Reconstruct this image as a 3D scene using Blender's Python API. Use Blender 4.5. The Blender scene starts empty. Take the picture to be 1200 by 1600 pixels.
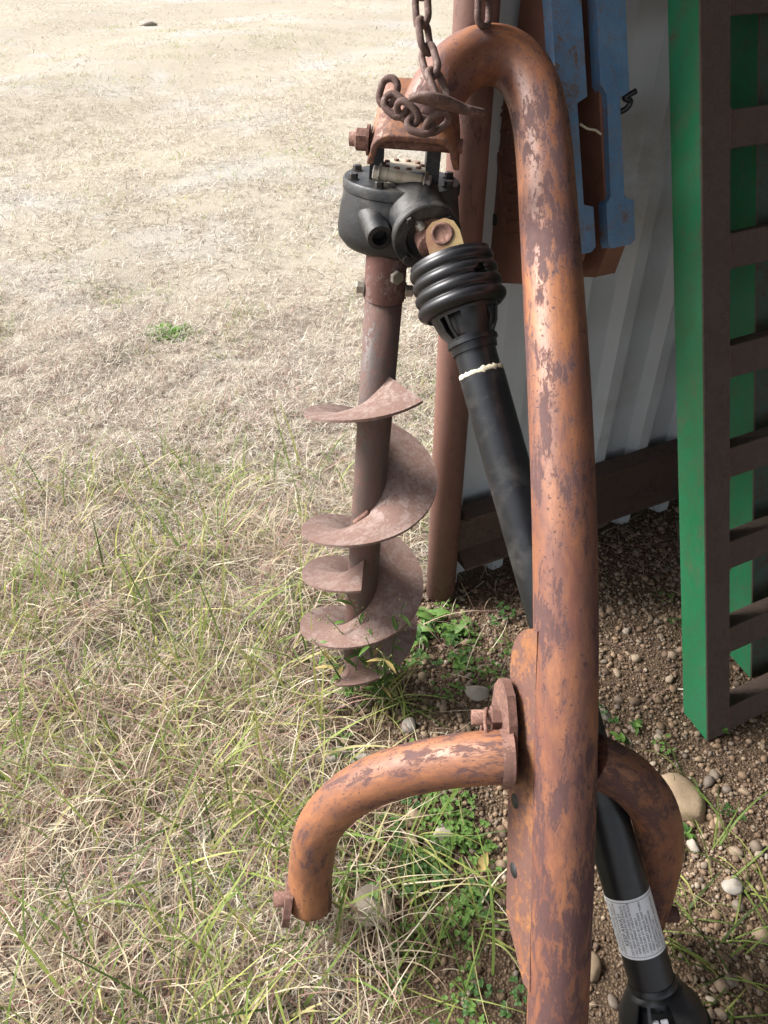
import bpy, math, random
import numpy as np
from mathutils import Vector, Matrix

random.seed(7)
rng = np.random.default_rng(7)
R = math.radians
SC = bpy.context.scene
COL = SC.collection

# ------------------------------------------------------------------ camera
cam_d = bpy.data.cameras.new('camera')
cam = bpy.data.objects.new('camera', cam_d)
COL.objects.link(cam)
cam.location = (0, 0, 1.45)
cam.rotation_euler = (R(90 - 38.5), 0, 0)
cam_d.sensor_fit = 'VERTICAL'
cam_d.sensor_height = 24
cam_d.lens = 24 * 1232 / 1600
cam_d.clip_start = 0.02
cam_d.clip_end = 2000
SC.camera = cam

# ------------------------------------------------------------------ sky and sun (thin bright overcast, light from the open left side)
SUN_EL, SUN_AZ = R(41), R(-76)          # azimuth measured from +Y towards +X
world = bpy.data.worlds.new('World')
SC.world = world
world.use_nodes = True
wn = world.node_tree
wn.nodes.clear()
sky = wn.nodes.new('ShaderNodeTexSky')
sky.sky_type = 'NISHITA'
sky.sun_disc = False
sky.sun_elevation = SUN_EL
sky.sun_rotation = SUN_AZ
sky.air_density = 1.0
sky.dust_density = 3.0
hsv = wn.nodes.new('ShaderNodeHueSaturation')
hsv.inputs['Saturation'].default_value = 0.32
bg = wn.nodes.new('ShaderNodeBackground')
bg.inputs['Strength'].default_value = 0.085
wo = wn.nodes.new('ShaderNodeOutputWorld')
wn.links.new(sky.outputs[0], hsv.inputs['Color'])
wn.links.new(hsv.outputs[0], bg.inputs[0])
wn.links.new(bg.outputs[0], wo.inputs[0])

sun_d = bpy.data.lights.new('sun', 'SUN')
sun_d.energy = 2.3
sun_d.angle = R(24)
sun_d.color = (1.0, 0.965, 0.93)
sun = bpy.data.objects.new('sun', sun_d)
COL.objects.link(sun)
sdir = Vector((math.sin(SUN_AZ) * math.cos(SUN_EL), math.cos(SUN_AZ) * math.cos(SUN_EL), math.sin(SUN_EL)))
sun.rotation_euler = sdir.to_track_quat('Z', 'Y').to_euler()

vs = SC.view_settings
vs.view_transform = 'Standard'
vs.look = 'None'
vs.gamma = 1.0
vs.use_curve_mapping = False
vs.exposure = 1.88
SC.cycles.use_denoising = True
SC.cycles.max_bounces = 4
SC.cycles.diffuse_bounces = 2
SC.cycles.glossy_bounces = 3
SC.cycles.transmission_bounces = 3
SC.cycles.transparent_max_bounces = 4

# ------------------------------------------------------------------ node helpers
def new_mat(name):
    m = bpy.data.materials.new(name)
    m.use_nodes = True
    nt = m.node_tree
    nt.nodes.clear()
    out = nt.nodes.new('ShaderNodeOutputMaterial')
    b = nt.nodes.new('ShaderNodeBsdfPrincipled')
    nt.links.new(b.outputs[0], out.inputs[0])
    return m, nt, b, out

def nd(nt, typ, **kw):
    n = nt.nodes.new(typ)
    for k, v in kw.items():
        if hasattr(n, k):
            setattr(n, k, v)
        else:
            n.inputs[k.replace('_', ' ')].default_value = v
    return n

def coords(nt, scale=(1, 1, 1)):
    a = nd(nt, 'ShaderNodeAttribute', attribute_name='pc')
    mp = nd(nt, 'ShaderNodeMapping')
    mp.inputs['Scale'].default_value = scale
    nt.links.new(a.outputs['Vector'], mp.inputs['Vector'])
    return mp.outputs[0]

def noise(nt, vec, scale, detail=6, rough=0.6, dist=0.0):
    n = nd(nt, 'ShaderNodeTexNoise')
    n.inputs['Scale'].default_value = scale
    n.inputs['Detail'].default_value = detail
    n.inputs['Roughness'].default_value = rough
    n.inputs['Distortion'].default_value = dist
    if vec is not None:
        nt.links.new(vec, n.inputs['Vector'])
    return n.outputs[0]

def ramp(nt, fac, stops, interp='LINEAR'):
    r = nd(nt, 'ShaderNodeValToRGB')
    r.color_ramp.interpolation = interp
    e = r.color_ramp.elements
    while len(e) < len(stops):
        e.new(0.5)
    for i, (p, c) in enumerate(stops):
        e[i].position = p
        e[i].color = (c, c, c, 1) if isinstance(c, (int, float)) else (*c, 1)
    nt.links.new(fac, r.inputs[0])
    return r.outputs[0]

def mixc(nt, fac, a, b):
    m = nd(nt, 'ShaderNodeMix', data_type='RGBA')
    for sock, v in ((m.inputs[0], fac), (m.inputs[6], a), (m.inputs[7], b)):
        if hasattr(v, 'is_linked'):
            nt.links.new(v, sock)
        else:
            sock.default_value = v if isinstance(v, (int, float)) else (*v, 1)
    return m.outputs[2]

def math_n(nt, op, a, b=0.0):
    m = nd(nt, 'ShaderNodeMath', operation=op)
    for sock, v in ((m.inputs[0], a), (m.inputs[1], b)):
        if hasattr(v, 'is_linked'):
            nt.links.new(v, sock)
        else:
            sock.default_value = v
    return m.outputs[0]

def bump(nt, bsdf, height, strength=0.3, dist=0.002):
    b = nd(nt, 'ShaderNodeBump')
    b.inputs['Strength'].default_value = strength
    b.inputs['Distance'].default_value = dist
    nt.links.new(height, b.inputs['Height'])
    nt.links.new(b.outputs[0], bsdf.inputs['Normal'])

def rusty(name, paint_a, paint_b, rust_a, rust_b, amount=0.55, scale=18, stretch=1.0, rough=0.42, low=5, spots=0.62, edge=0.012, chip=0.35):
    """old paint (two tones) flaked off to rust in ragged patches and small pits"""
    m, nt, b, _ = new_mat(name)
    v = coords(nt, (1, 1, stretch))
    v1 = coords(nt)
    lown = noise(nt, v1, low, 3, 0.5)
    mid = noise(nt, v, scale, 6, 0.6, 0.25)
    tear = noise(nt, v, scale * 3.6, 12, 0.78, 0.35)
    s = math_n(nt, 'ADD', math_n(nt, 'ADD', math_n(nt, 'MULTIPLY', mid, 0.30), math_n(nt, 'MULTIPLY', tear, 0.48)), math_n(nt, 'MULTIPLY', lown, 0.22))
    patch = ramp(nt, s, [(amount - edge, 0.0), (amount + edge, 1.0)])
    pitn = noise(nt, v1, scale * 9, 3, 0.6)
    cl = ramp(nt, mid, [(0.42, 0.0), (0.62, 1.0)])
    pits = ramp(nt, math_n(nt, 'ADD', pitn, math_n(nt, 'MULTIPLY', cl, 0.07)), [(spots, 0.0), (spots + 0.03, 1.0)])
    mask = math_n(nt, 'MAXIMUM', patch, math_n(nt, 'MULTIPLY', pits, 0.9))
    fade = ramp(nt, noise(nt, v, low * 1.9, 7, 0.68, 0.3), [(0.36, 0.0), (0.62, 1.0)])
    fine = noise(nt, v1, 240, 3, 0.6)
    grime = noise(nt, v, scale * 1.6, 8, 0.75)
    pc = mixc(nt, fade, paint_a, paint_b)
    halo = ramp(nt, s, [(amount - 0.085, 0.0), (amount, 0.7)])
    pc = mixc(nt, halo, pc, tuple(0.45 * p + 0.55 * q for p, q in zip(paint_b, rust_b)))
    pc = mixc(nt, ramp(nt, grime, [(0.45, 0.0), (0.75, 0.5)]), pc, tuple(0.6 * q + 0.15 * p for p, q in zip(paint_a, rust_b)))
    pc = mixc(nt, math_n(nt, 'MULTIPLY', fine, 0.2), pc, rust_a)
    rc = mixc(nt, noise(nt, v1, 70, 6, 0.7), rust_a, rust_b)
    nt.links.new(mixc(nt, mask, pc, rc), b.inputs['Base Color'])
    rr = math_n(nt, 'ADD', math_n(nt, 'MULTIPLY', mask, 0.28), math_n(nt, 'ADD', math_n(nt, 'MULTIPLY', grime, 0.3), rough - 0.15))
    nt.links.new(rr, b.inputs['Roughness'])
    h = math_n(nt, 'ADD', math_n(nt, 'MULTIPLY', mask, -0.55), math_n(nt, 'ADD', math_n(nt, 'MULTIPLY', fine, chip), math_n(nt, 'MULTIPLY', tear, 0.5)))
    bump(nt, b, h, 0.5, 0.0013)
    return m

def plain(name, c1, c2, rough=0.5, metal=0.0, scale=30, strength=0.12, dust=None, dust_amt=0.6):
    m, nt, b, _ = new_mat(name)
    v = coords(nt)
    n1 = noise(nt, v, scale, 6, 0.65)
    col = mixc(nt, ramp(nt, n1, [(0.35, 0.0), (0.68, 1.0)]), c1, c2)
    if dust:
        dm = ramp(nt, noise(nt, v, scale * 0.35, 7, 0.7, 0.4), [(dust_amt - 0.08, 0.0), (dust_amt + 0.12, 0.8)])
        col = mixc(nt, dm, col, dust)
    nt.links.new(col, b.inputs['Base Color'])
    f = noise(nt, v, scale * 8, 3, 0.6)
    nt.links.new(math_n(nt, 'ADD', math_n(nt, 'MULTIPLY', f, 0.2), rough - 0.1), b.inputs['Roughness'])
    b.inputs['Metallic'].default_value = metal
    bump(nt, b, f, strength, 0.001)
    return m

M = {}
M['orange'] = rusty('weathered_orange_paint', (0.37, 0.152, 0.060), (0.160, 0.062, 0.042), (0.050, 0.024, 0.023), (0.115, 0.053, 0.049), 0.526, 19, 0.32, 0.51, 8, 0.648)
M['orange_bow'] = rusty('weathered_orange_bow_paint', (0.38, 0.158, 0.064), (0.18, 0.070, 0.038), (0.055, 0.026, 0.024), (0.12, 0.056, 0.047), 0.533, 20, 0.38, 0.50, 8, 0.66)
M['orange_plate'] = rusty('worn_orange_plate_paint', (0.38, 0.175, 0.065), (0.23, 0.092, 0.045), (0.085, 0.04, 0.033), (0.16, 0.076, 0.056), 0.50, 26, 1, 0.5, 8, 0.62)
M['rust'] = rusty('deep_rust', (0.20, 0.10, 0.075), (0.24, 0.125, 0.09), (0.075, 0.04, 0.034), (0.17, 0.085, 0.062), 0.5, 45, 1, 0.72, 9, 0.6)
M['chain'] = rusty('chain_rust', (0.14, 0.085, 0.072), (0.19, 0.115, 0.09), (0.06, 0.036, 0.032), (0.12, 0.068, 0.055), 0.5, 70, 1, 0.62, 14, 0.6)
M['post'] = rusty('post_red_oxide', (0.19, 0.092, 0.070), (0.16, 0.078, 0.060), (0.08, 0.042, 0.034), (0.13, 0.065, 0.05), 0.56, 24, 0.5, 0.6, 5, 0.7)
M['auger_pipe'] = rusty('auger_pipe_paint', (0.060, 0.056, 0.053), (0.075, 0.06, 0.054), (0.085, 0.045, 0.037), (0.14, 0.072, 0.055), 0.51, 30, 0.6, 0.5, 7, 0.6)
M['collar'] = rusty('auger_collar_rust', (0.22, 0.20, 0.19), (0.15, 0.09, 0.075), (0.075, 0.036, 0.03), (0.15, 0.065, 0.05), 0.49, 26, 1, 0.6, 7, 0.6)
M['flight'] = rusty('flight_rust', (0.27, 0.200, 0.172), (0.215, 0.152, 0.130), (0.13, 0.073, 0.057), (0.19, 0.115, 0.092), 0.50, 42, 1, 0.6, 9, 0.62)
M['black_cast'] = plain('black_cast_iron_paint', (0.0045, 0.0047, 0.006), (0.009, 0.010, 0.013), 0.50, 0, 24, 0.5, (0.09, 0.083, 0.072), 0.555)
M['black_plastic'] = plain('black_plastic', (0.006, 0.007, 0.009), (0.010, 0.011, 0.014), 0.38, 0, 40, 0.05, (0.055, 0.053, 0.05), 0.60)
M['rubber'] = plain('black_rubber', (0.007, 0.007, 0.009), (0.011, 0.011, 0.014), 0.40, 0, 40, 0.05, (0.07, 0.068, 0.066), 0.66)
M['dark_steel'] = plain('dark_oxide_bolt', (0.02, 0.02, 0.02), (0.06, 0.05, 0.045), 0.45, 0.4, 60, 0.2)
M['zinc'] = plain('dull_zinc', (0.38, 0.36, 0.31), (0.25, 0.22, 0.18), 0.38, 0.6, 60, 0.2, (0.22, 0.15, 0.1), 0.62)
M['gold'] = plain('yellow_zinc_yoke', (0.44, 0.34, 0.16), (0.33, 0.24, 0.11), 0.45, 0.35, 40, 0.2, (0.24, 0.10, 0.07), 0.55)
M['beige_plate'] = plain('beige_rusty_disc', (0.42, 0.37, 0.28), (0.34, 0.28, 0.2), 0.6, 0, 30, 0.2, (0.14, 0.07, 0.04), 0.58)
M['white_plastic'] = plain('white_plastic', (0.75, 0.77, 0.8), (0.68, 0.7, 0.72), 0.4, 0, 30, 0.05)
M['tape'] = plain('frayed_cream_band', (0.62, 0.57, 0.43), (0.45, 0.40, 0.29), 0.75, 0, 90, 0.4)
M['sticker'] = plain('white_warning_sticker', (0.78, 0.79, 0.82), (0.72, 0.73, 0.75), 0.5, 0, 40, 0.04, (0.45, 0.42, 0.38), 0.72)
M['ink_and_shade'] = plain('black_print_and_shade', (0.015, 0.015, 0.015), (0.03, 0.03, 0.03), 0.6)  # sticker print; also painted shade in the holes and bell guard
M['siding'] = plain('pale_painted_siding', (0.56, 0.585, 0.61), (0.52, 0.54, 0.555), 0.5, 0.0, 7, 0.04, (0.30, 0.27, 0.20), 0.68)
M['brown_steel'] = rusty('brown_primer_steel', (0.085, 0.05, 0.04), (0.10, 0.062, 0.048), (0.05, 0.03, 0.026), (0.10, 0.06, 0.045), 0.55, 20, 1, 0.65, 6, 0.6)
M['roof_sheet'] = plain('dark_roof_sheet', (0.24, 0.22, 0.20), (0.17, 0.14, 0.12), 0.6, 0, 5)  # for the unseen roof, darkened to cut bounced light
M['wood'] = plain('dark_rafter_wood', (0.11, 0.075, 0.05), (0.07, 0.05, 0.035), 0.8)
M['blue'] = rusty('chipped_blue_paint', (0.07, 0.19, 0.37), (0.12, 0.26, 0.44), (0.10, 0.06, 0.045), (0.24, 0.15, 0.10), 0.565, 40, 0.8, 0.42, 9, 0.645)
M['weight_face'] = rusty('faded_red_brown_casting', (0.24, 0.112, 0.076), (0.19, 0.085, 0.056), (0.14, 0.065, 0.045), (0.22, 0.10, 0.07), 0.60, 26, 1, 0.55, 5, 0.68)
M['green'] = rusty('green_machine_paint', (0.010, 0.155, 0.058), (0.018, 0.175, 0.078), (0.035, 0.04, 0.026), (0.12, 0.09, 0.055), 0.60, 30, 0.6, 0.42, 6, 0.685)
M['dark_green'] = rusty('dark_green_rail_paint', (0.025, 0.07, 0.05), (0.04, 0.09, 0.07), (0.05, 0.03, 0.025), (0.10, 0.06, 0.04), 0.55, 40, 1, 0.6, 8, 0.6)  # darker green on the front rail faces of the second ramp
M['speckled_rust'] = rusty('speckled_brown_rust', (0.085, 0.060, 0.048), (0.070, 0.052, 0.043), (0.04, 0.030, 0.027), (0.12, 0.078, 0.058), 0.50, 60, 1, 0.7, 12, 0.60)

# ------------------------------------------------------------------ mesh helpers
class MB:
    def __init__(self):
        self.v, self.f, self.pc, self.mi, self.sm = [], [], [], [], []

    def add(self, vs_, fs_, pc=None, mi=0, smooth=False):
        o = len(self.v)
        self.v += [tuple(p) for p in vs_]
        self.pc += [tuple(p) for p in (pc if pc is not None else vs_)]
        for q in fs_:
            self.f.append(tuple(i + o for i in q))
            self.mi.append(mi)
            self.sm.append(smooth)
        return self

    def box(self, c, ax, ay, az, hx, hy, hz, mi=0):
        c = Vector(c); ax, ay, az = Vector(ax), Vector(ay), Vector(az)
        vs_ = [c + ax * hx * sx + ay * hy * sy + az * hz * sz for sz in (-1, 1) for sy in (-1, 1) for sx in (-1, 1)]
        return self.add(vs_, [(0, 2, 3, 1), (4, 5, 7, 6), (0, 1, 5, 4), (2, 6, 7, 3), (0, 4, 6, 2), (1, 3, 7, 5)], mi=mi)

    def prism(self, poly, origin, ax, ay, az, h, mi=0, smooth=False):
        """extrude a 2-D polygon (in ax, ay) by h along az"""
        o = Vector(origin); ax, ay, az = Vector(ax), Vector(ay), Vector(az)
        n = len(poly)
        vs_ = [o + ax * p[0] + ay * p[1] for p in poly] + [o + ax * p[0] + ay * p[1] + az * h for p in poly]
        fs_ = [tuple(range(n - 1, -1, -1)), tuple(range(n, 2 * n))]
        self.add(vs_, fs_, mi=mi)
        return self.add(vs_, [(i, (i + 1) % n, n + (i + 1) % n, n + i) for i in range(n)], mi=mi, smooth=smooth)

    def tube(self, path, r, seg=28, cap=True, closed=False, mi=0):
        P = [Vector(p) for p in path]
        n = len(P)
        rs = r if isinstance(r, (list, tuple, np.ndarray)) else [r] * n
        T = []
        for i in range(n):
            a = P[(i - 1) % n] if (closed or i > 0) else P[i]
            b = P[(i + 1) % n] if (closed or i < n - 1) else P[i]
            T.append((b - a).normalized())
        ref = Vector((0, 0, 1)) if abs(T[0].z) < 0.9 else Vector((1, 0, 0))
        N = (ref - T[0] * ref.dot(T[0])).normalized()
        vs_, pc, s = [], [], 0.0
        for i in range(n):
            if i:
                N = (N - T[i] * N.dot(T[i])).normalized()
                s += (P[i] - P[i - 1]).length
            B = T[i].cross(N)
            for k in range(seg):
                a = 2 * math.pi * k / seg
                vs_.append(P[i] + (N * math.cos(a) + B * math.sin(a)) * rs[i])
                pc.append((rs[i] * math.cos(a) + P[0].x, rs[i] * math.sin(a) + P[0].y, s))
        fs_ = []
        for i in range(n if closed else n - 1):
            j = (i + 1) % n
            for k in range(seg):
                l = (k + 1) % seg
                fs_.append((i * seg + k, i * seg + l, j * seg + l, j * seg + k))
        o = len(self.v)
        self.add(vs_, fs_, pc, mi, True)
        if cap and not closed:
            self.f += [tuple(o + k for k in range(seg - 1, -1, -1)), tuple(o + (n - 1) * seg + k for k in range(seg))]
            self.mi += [mi, mi]; self.sm += [False, False]
        return self

    def lathe(self, p0, d, prof, seg=40, skip=None, mi=0, ref=None, caps=(False, False)):
        p0, d = Vector(p0), Vector(d).normalized()
        ref = Vector(ref) if ref is not None else (Vector((0, 0, 1)) if abs(d.z) < 0.9 else Vector((1, 0, 0)))
        N = (ref - d * ref.dot(d)).normalized()
        B = d.cross(N)
        vs_ = []
        for s, r in prof:
            for k in range(seg):
                a = 2 * math.pi * k / seg
                vs_.append(p0 + d * s + (N * math.cos(a) + B * math.sin(a)) * r)
        fs_ = []
        for i in range(len(prof) - 1):
            for k in range(seg):
                if skip and skip(i, k):
                    continue
                l = (k + 1) % seg
                fs_.append((i * seg + k, i * seg + l, (i + 1) * seg + l, (i + 1) * seg + k))
        o = len(self.v)
        self.add(vs_, fs_, None, mi, True)
        n = len(prof)
        if caps[0]:
            self.f.append(tuple(o + k for k in range(seg - 1, -1, -1))); self.mi.append(mi); self.sm.append(False)
        if caps[1]:
            self.f.append(tuple(o + (n - 1) * seg + k for k in range(seg))); self.mi.append(mi); self.sm.append(False)
        return self

    def hexbolt(self, p, d, r, h, washer=True):
        d = Vector(d).normalized()
        if washer:
            self.lathe(p, d, [(0, r * 1.35), (h * 0.18, r * 1.35)], 16, caps=(True, True))
        self.lathe(Vector(p) + d * h * 0.18, d, [(0, r), (h * 0.72, r), (h * 0.82, r * 0.86)], 6, caps=(True, True))
        for i in range(len(self.sm)):
            self.sm[i] = False
        return self

    def build(self, name, mats, parent=None, loc=None, auto=40):
        root = parent
        while root is not None and root.parent is not None:
            root = root.parent
        org = Vector(loc) if loc is not None else (root.location.copy() if root is not None else Vector((0, 0, 0)))
        me = bpy.data.meshes.new(name)
        me.from_pydata([(p[0] - org.x, p[1] - org.y, p[2] - org.z) for p in self.v], [], self.f)
        mats = mats if isinstance(mats, (list, tuple)) else [mats]
        for m in mats:
            me.materials.append(M[m] if isinstance(m, str) else m)
        me.polygons.foreach_set('material_index', self.mi)
        me.polygons.foreach_set('use_smooth', self.sm)
        at = me.attributes.new('pc', 'FLOAT_VECTOR', 'POINT')
        at.data.foreach_set('vector', np.array(self.pc, dtype=np.float32).ravel())
        me.update()
        o = bpy.data.objects.new(name, me)
        COL.objects.link(o)
        if parent is not None:
            o.parent = parent
        else:
            o.location = org
        return o

def bevel(o, w=0.003, seg=2):
    b = o.modifiers.new('bevel', 'BEVEL')
    b.width = w; b.segments = seg; b.limit_method = 'ANGLE'; b.angle_limit = R(40)
    return o

def empty(name, loc, label, cat, group=None):
    o = bpy.data.objects.new(name, None)
    COL.objects.link(o)
    o.location = loc
    o.empty_display_size = 0.05
    return tag(o, label, cat, group)

def tag(o, label=None, cat=None, group=None, kind=None):
    if label: o['label'] = label
    if cat: o['category'] = cat
    if group: o['group'] = group
    if kind: o['kind'] = kind
    return o

def spline(pts, per=8, closed=False):
    P = [Vector(p) for p in pts]
    n = len(P)
    out = []
    for i in range(n if closed else n - 1):
        p1, p2 = P[i], P[(i + 1) % n]
        p0 = P[i - 1] if (closed or i > 0) else p1 * 2 - p2
        p3 = P[(i + 2) % n] if (closed or i < n - 2) else p2 * 2 - p1
        for k in range(per):
            t = k / per
            out.append(0.5 * ((2 * p1) + (p2 - p0) * t + (2 * p0 - 5 * p1 + 4 * p2 - p3) * t * t + (3 * p1 - p0 - 3 * p2 + p3) * t ** 3))
    if not closed:
        out.append(P[-1])
    return out

X, Y, Z = Vector((1, 0, 0)), Vector((0, 1, 0)), Vector((0, 0, 1))

# ------------------------------------------------------------------ the ground
def gh(x, y):
    """ground height: gentle swells of the pasture, small lumps nearby"""
    d = np.sqrt(x * x + y * y)
    near = 0.006 * np.sin(9.1 * x + 2.2 * y) + 0.005 * np.sin(7.3 * y - 4.1 * x + 1.0) + 0.004 * np.sin(17 * x - 13 * y)
    far = 0.05 * np.sin(0.8 * y + 0.5 * x + 0.4) + 0.035 * np.sin(1.7 * x - 0.9 * y + 2.0)
    w = np.clip((d - 2.2) / 4.0, 0, 1)
    # soil is a little lower along the gravel under the roof edge
    return near * (1 - 0.6 * w) + far * w

def axis_pts(lo, hi, fine_lo, fine_hi, step, growth):
    a = list(np.arange(fine_lo, fine_hi, step))
    s, p = step, fine_hi
    while p < hi:
        a.append(p); s *= growth; p += s
    a.append(hi)
    s, p, b = step, fine_lo - step, []
    while p > lo:
        b.append(p); s *= growth; p -= s
    b.append(lo)
    return np.array(b[::-1] + a)

gx = axis_pts(-400, 400, -1.6, 1.6, 0.03, 1.16)
gy = axis_pts(-400, 900, 0.1, 3.2, 0.03, 1.14)
GX, GY = np.meshgrid(gx, gy)
GZ = gh(GX, GY)
nx, ny = len(gx), len(gy)
gm = MB()
gm.v = list(zip(GX.ravel().tolist(), GY.ravel().tolist(), GZ.ravel().tolist()))
gm.pc = gm.v
gm.f = [(j * nx + i, j * nx + i + 1, (j + 1) * nx + i + 1, (j + 1) * nx + i) for j in range(ny - 1) for i in range(nx - 1)]
gm.mi = [0] * len(gm.f); gm.sm = [True] * len(gm.f)

def gravel_edge(y):
    """x of the soft border between turf (left) and gravel (right)"""
    return np.interp(y, [0.2, 0.6, 0.9, 1.2, 1.45, 1.7, 2.2], [-0.02, -0.06, -0.12, -0.22, -0.16, 0.10, 0.45])

m, nt, b, out = new_mat('pasture_soil_and_gravel')
v = coords(nt)
sep = nd(nt, 'ShaderNodeSeparateXYZ')
nt.links.new(v, sep.inputs[0])
soil = mixc(nt, noise(nt, v, 35, 7, 0.7), (0.070, 0.046, 0.029), (0.18, 0.120, 0.074))
vor = nd(nt, 'ShaderNodeTexVoronoi'); vor.inputs['Scale'].default_value = 210
nt.links.new(v, vor.inputs['Vector'])
grit = mixc(nt, 0.55, soil, vor.outputs['Color'])
gritc = mixc(nt, ramp(nt, vor.outputs['Distance'], [(0.15, 0.0), (0.6, 1.0)]), (0.30, 0.215, 0.14), (0.05, 0.035, 0.025))
grav = mixc(nt, 0.6, soil, gritc)
straw = mixc(nt, noise(nt, v, 22, 8, 0.75), (0.11, 0.088, 0.066), (0.34, 0.295, 0.235))
farstraw = mixc(nt, noise(nt, v, 1.1, 6, 0.65, 0.4), (0.26, 0.225, 0.17), (0.42, 0.375, 0.30))
dusty = ramp(nt, noise(nt, v, 0.75, 5, 0.6, 0.5), [(0.52, 0.0), (0.68, 0.75)])
farstraw = mixc(nt, dusty, farstraw, (0.38, 0.365, 0.35))
bigy = ramp(nt, math_n(nt, 'DIVIDE', sep.outputs[1], 8.0), [(0.15, 0.0), (0.50, 1.0)])
turf = mixc(nt, bigy, straw, farstraw)
ex = math_n(nt, 'ADD', math_n(nt, 'ADD', sep.outputs[0], math_n(nt, 'MULTIPLY', noise(nt, v, 6, 5, 0.7), 0.5)), math_n(nt, 'MULTIPLY', math_n(nt, 'MAXIMUM', math_n(nt, 'SUBTRACT', sep.outputs[1], 1.3), 0.0), -0.8))
gmask = ramp(nt, math_n(nt, 'ADD', math_n(nt, 'MULTIPLY', ex, 0.5), 0.5), [(0.54, 0.0), (0.62, 1.0)])
nt.links.new(mixc(nt, gmask, turf, grav), b.inputs['Base Color'])
b.inputs['Roughness'].default_value = 0.95
b.inputs['Specular IOR Level'].default_value = 0.15
bump(nt, b, math_n(nt, 'ADD', math_n(nt, 'MULTIPLY', vor.outputs['Distance'], -0.6), noise(nt, v, 60, 8, 0.7)), 0.8, 0.008)
M['ground'] = m
ground = tag(gm.build('ground', 'ground'), kind='structure')

# ------------------------------------------------------------------ the shed: post, siding, girt, roof
WU = Vector((0.899, 0.438, 0)).normalized()       # along the wall, to the right
WN = Vector((-WU.y, WU.x, 0))                     # through the wall, away from the camera
WO = Vector((0.25, 1.59, 0))                      # a point at the wall's foot
def wp(u, n, z):
    """a point u metres along the wall, n metres in front of it (towards the viewer), z up"""
    return WO + WU * u - WN * n + Z * z

shed = empty('shed', (0.148, 1.486, 0), 'open metal shed with ribbed pale wall, rusty girt and brown round corner post', 'shed')
MB().tube([(0.148, 1.486, -0.15), (0.148, 1.486, 0.6), (0.148, 1.486, 1.2), (0.148, 1.486, 2.70)], 0.0375, 32).build('post', 'post', shed)
# ribbed siding sheets, each a folded profile about 0.87 m wide
def siding_sheet(u0, u1, z0, z1, jog):
    prof, u = [], u0
    pitch, c0 = 0.145, 0.342
    k = math.ceil((u0 - c0 + 0.04) / pitch)
    prof.append((u0, 0.0))
    while c0 + k * pitch + 0.03 < u1:
        c = c0 + k * pitch
        prof += [(c - 0.034, 0.0), (c - 0.018, 0.030), (c + 0.014, 0.030), (c + 0.034, 0.0)]
        k += 1
    prof.append((u1, 0.0))
    zs = np.linspace(z0, z1, 6)
    mb = MB()
    vs_ = [wp(pu, pn + jog, z) for z in zs for pu, pn in prof]
    n = len(prof)
    mb.add(vs_, [(j * n + i, j * n + i + 1, (j + 1) * n + i + 1, (j + 1) * n + i) for j in range(5) for i in range(n - 1)])
    o = mb.build('siding_sheet', 'siding', shed)
    so = o.modifiers.new('thickness', 'SOLIDIFY'); so.thickness = 0.0012; so.offset = 0
    return o
for i, (a, c) in enumerate(((-0.135, 0.70), (0.69, 1.57), (1.56, 2.44), (2.43, 3.31), (3.30, 4.02))):
    siding_sheet(a, c, -0.08, 2.70, 0.003 * (i % 2))
for zc in (0.175, 1.62):                            # channel girts bolted across the sheets
    g = MB()
    prof = [(0, -0.085), (0.05, -0.085), (0.05, -0.078), (0.007, -0.06), (0.007, 0.06), (0.05, 0.078), (0.05, 0.085), (0, 0.085)]
    g.prism([(0.0, -0.085), (0.055, -0.085), (0.055, -0.077), (0.012, -0.052), (0.012, 0.052), (0.055, 0.077), (0.055, 0.085), (0.0, 0.085)],
            wp(-0.092, 0.035, zc), -WN, Z, WU, 4.05)
    g.build('girt', 'brown_steel', shed)
roof = MB()
rc = [wp(-1.45, -0.35, 2.62), wp(4.1, -0.35, 3.05), wp(4.1, 6.0, 3.05), wp(-1.45, 6.0, 2.62)]
roof.add(rc + [p + Z * 0.03 for p in rc], [(3, 2, 1, 0), (4, 5, 6, 7), (0, 1, 5, 4), (1, 2, 6, 5), (2, 3, 7, 6), (3, 0, 4, 7)])
roof.build('roof', 'roof_sheet', shed)  # out of view; left overhang extended to block sky light
bm_ = MB()
bm_.box(wp(-0.22, 2.9, 2.60), WU, WN, Z, 0.04, 3.0, 0.05)
bm_.build('roof_beam', 'wood', shed)
ew = MB()
ew.box(wp(4.05, 2.8, 1.45), WU, WN, Z, 0.02, 3.1, 1.44)
ew.build('added_end_wall', 'siding', shed)  # unseen wall, added to darken the shed interior
hb = MB()                                         # bar between the wall and a chock, carrying the two weights above the picture
hb.tube([wp(-0.10, 0.13, 1.52), wp(0.03, 0.13, 1.52), wp(0.20, 0.13, 1.52)], 0.016, 16)
hb.box(wp(-0.09, 0.065, 1.52), WU, WN, Z, 0.012, 0.075, 0.02)
hb.box(wp(0.19, 0.065, 1.52), WU, WN, Z, 0.012, 0.075, 0.02)
hb.build('hanger_bar', 'brown_steel', shed)

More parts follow.
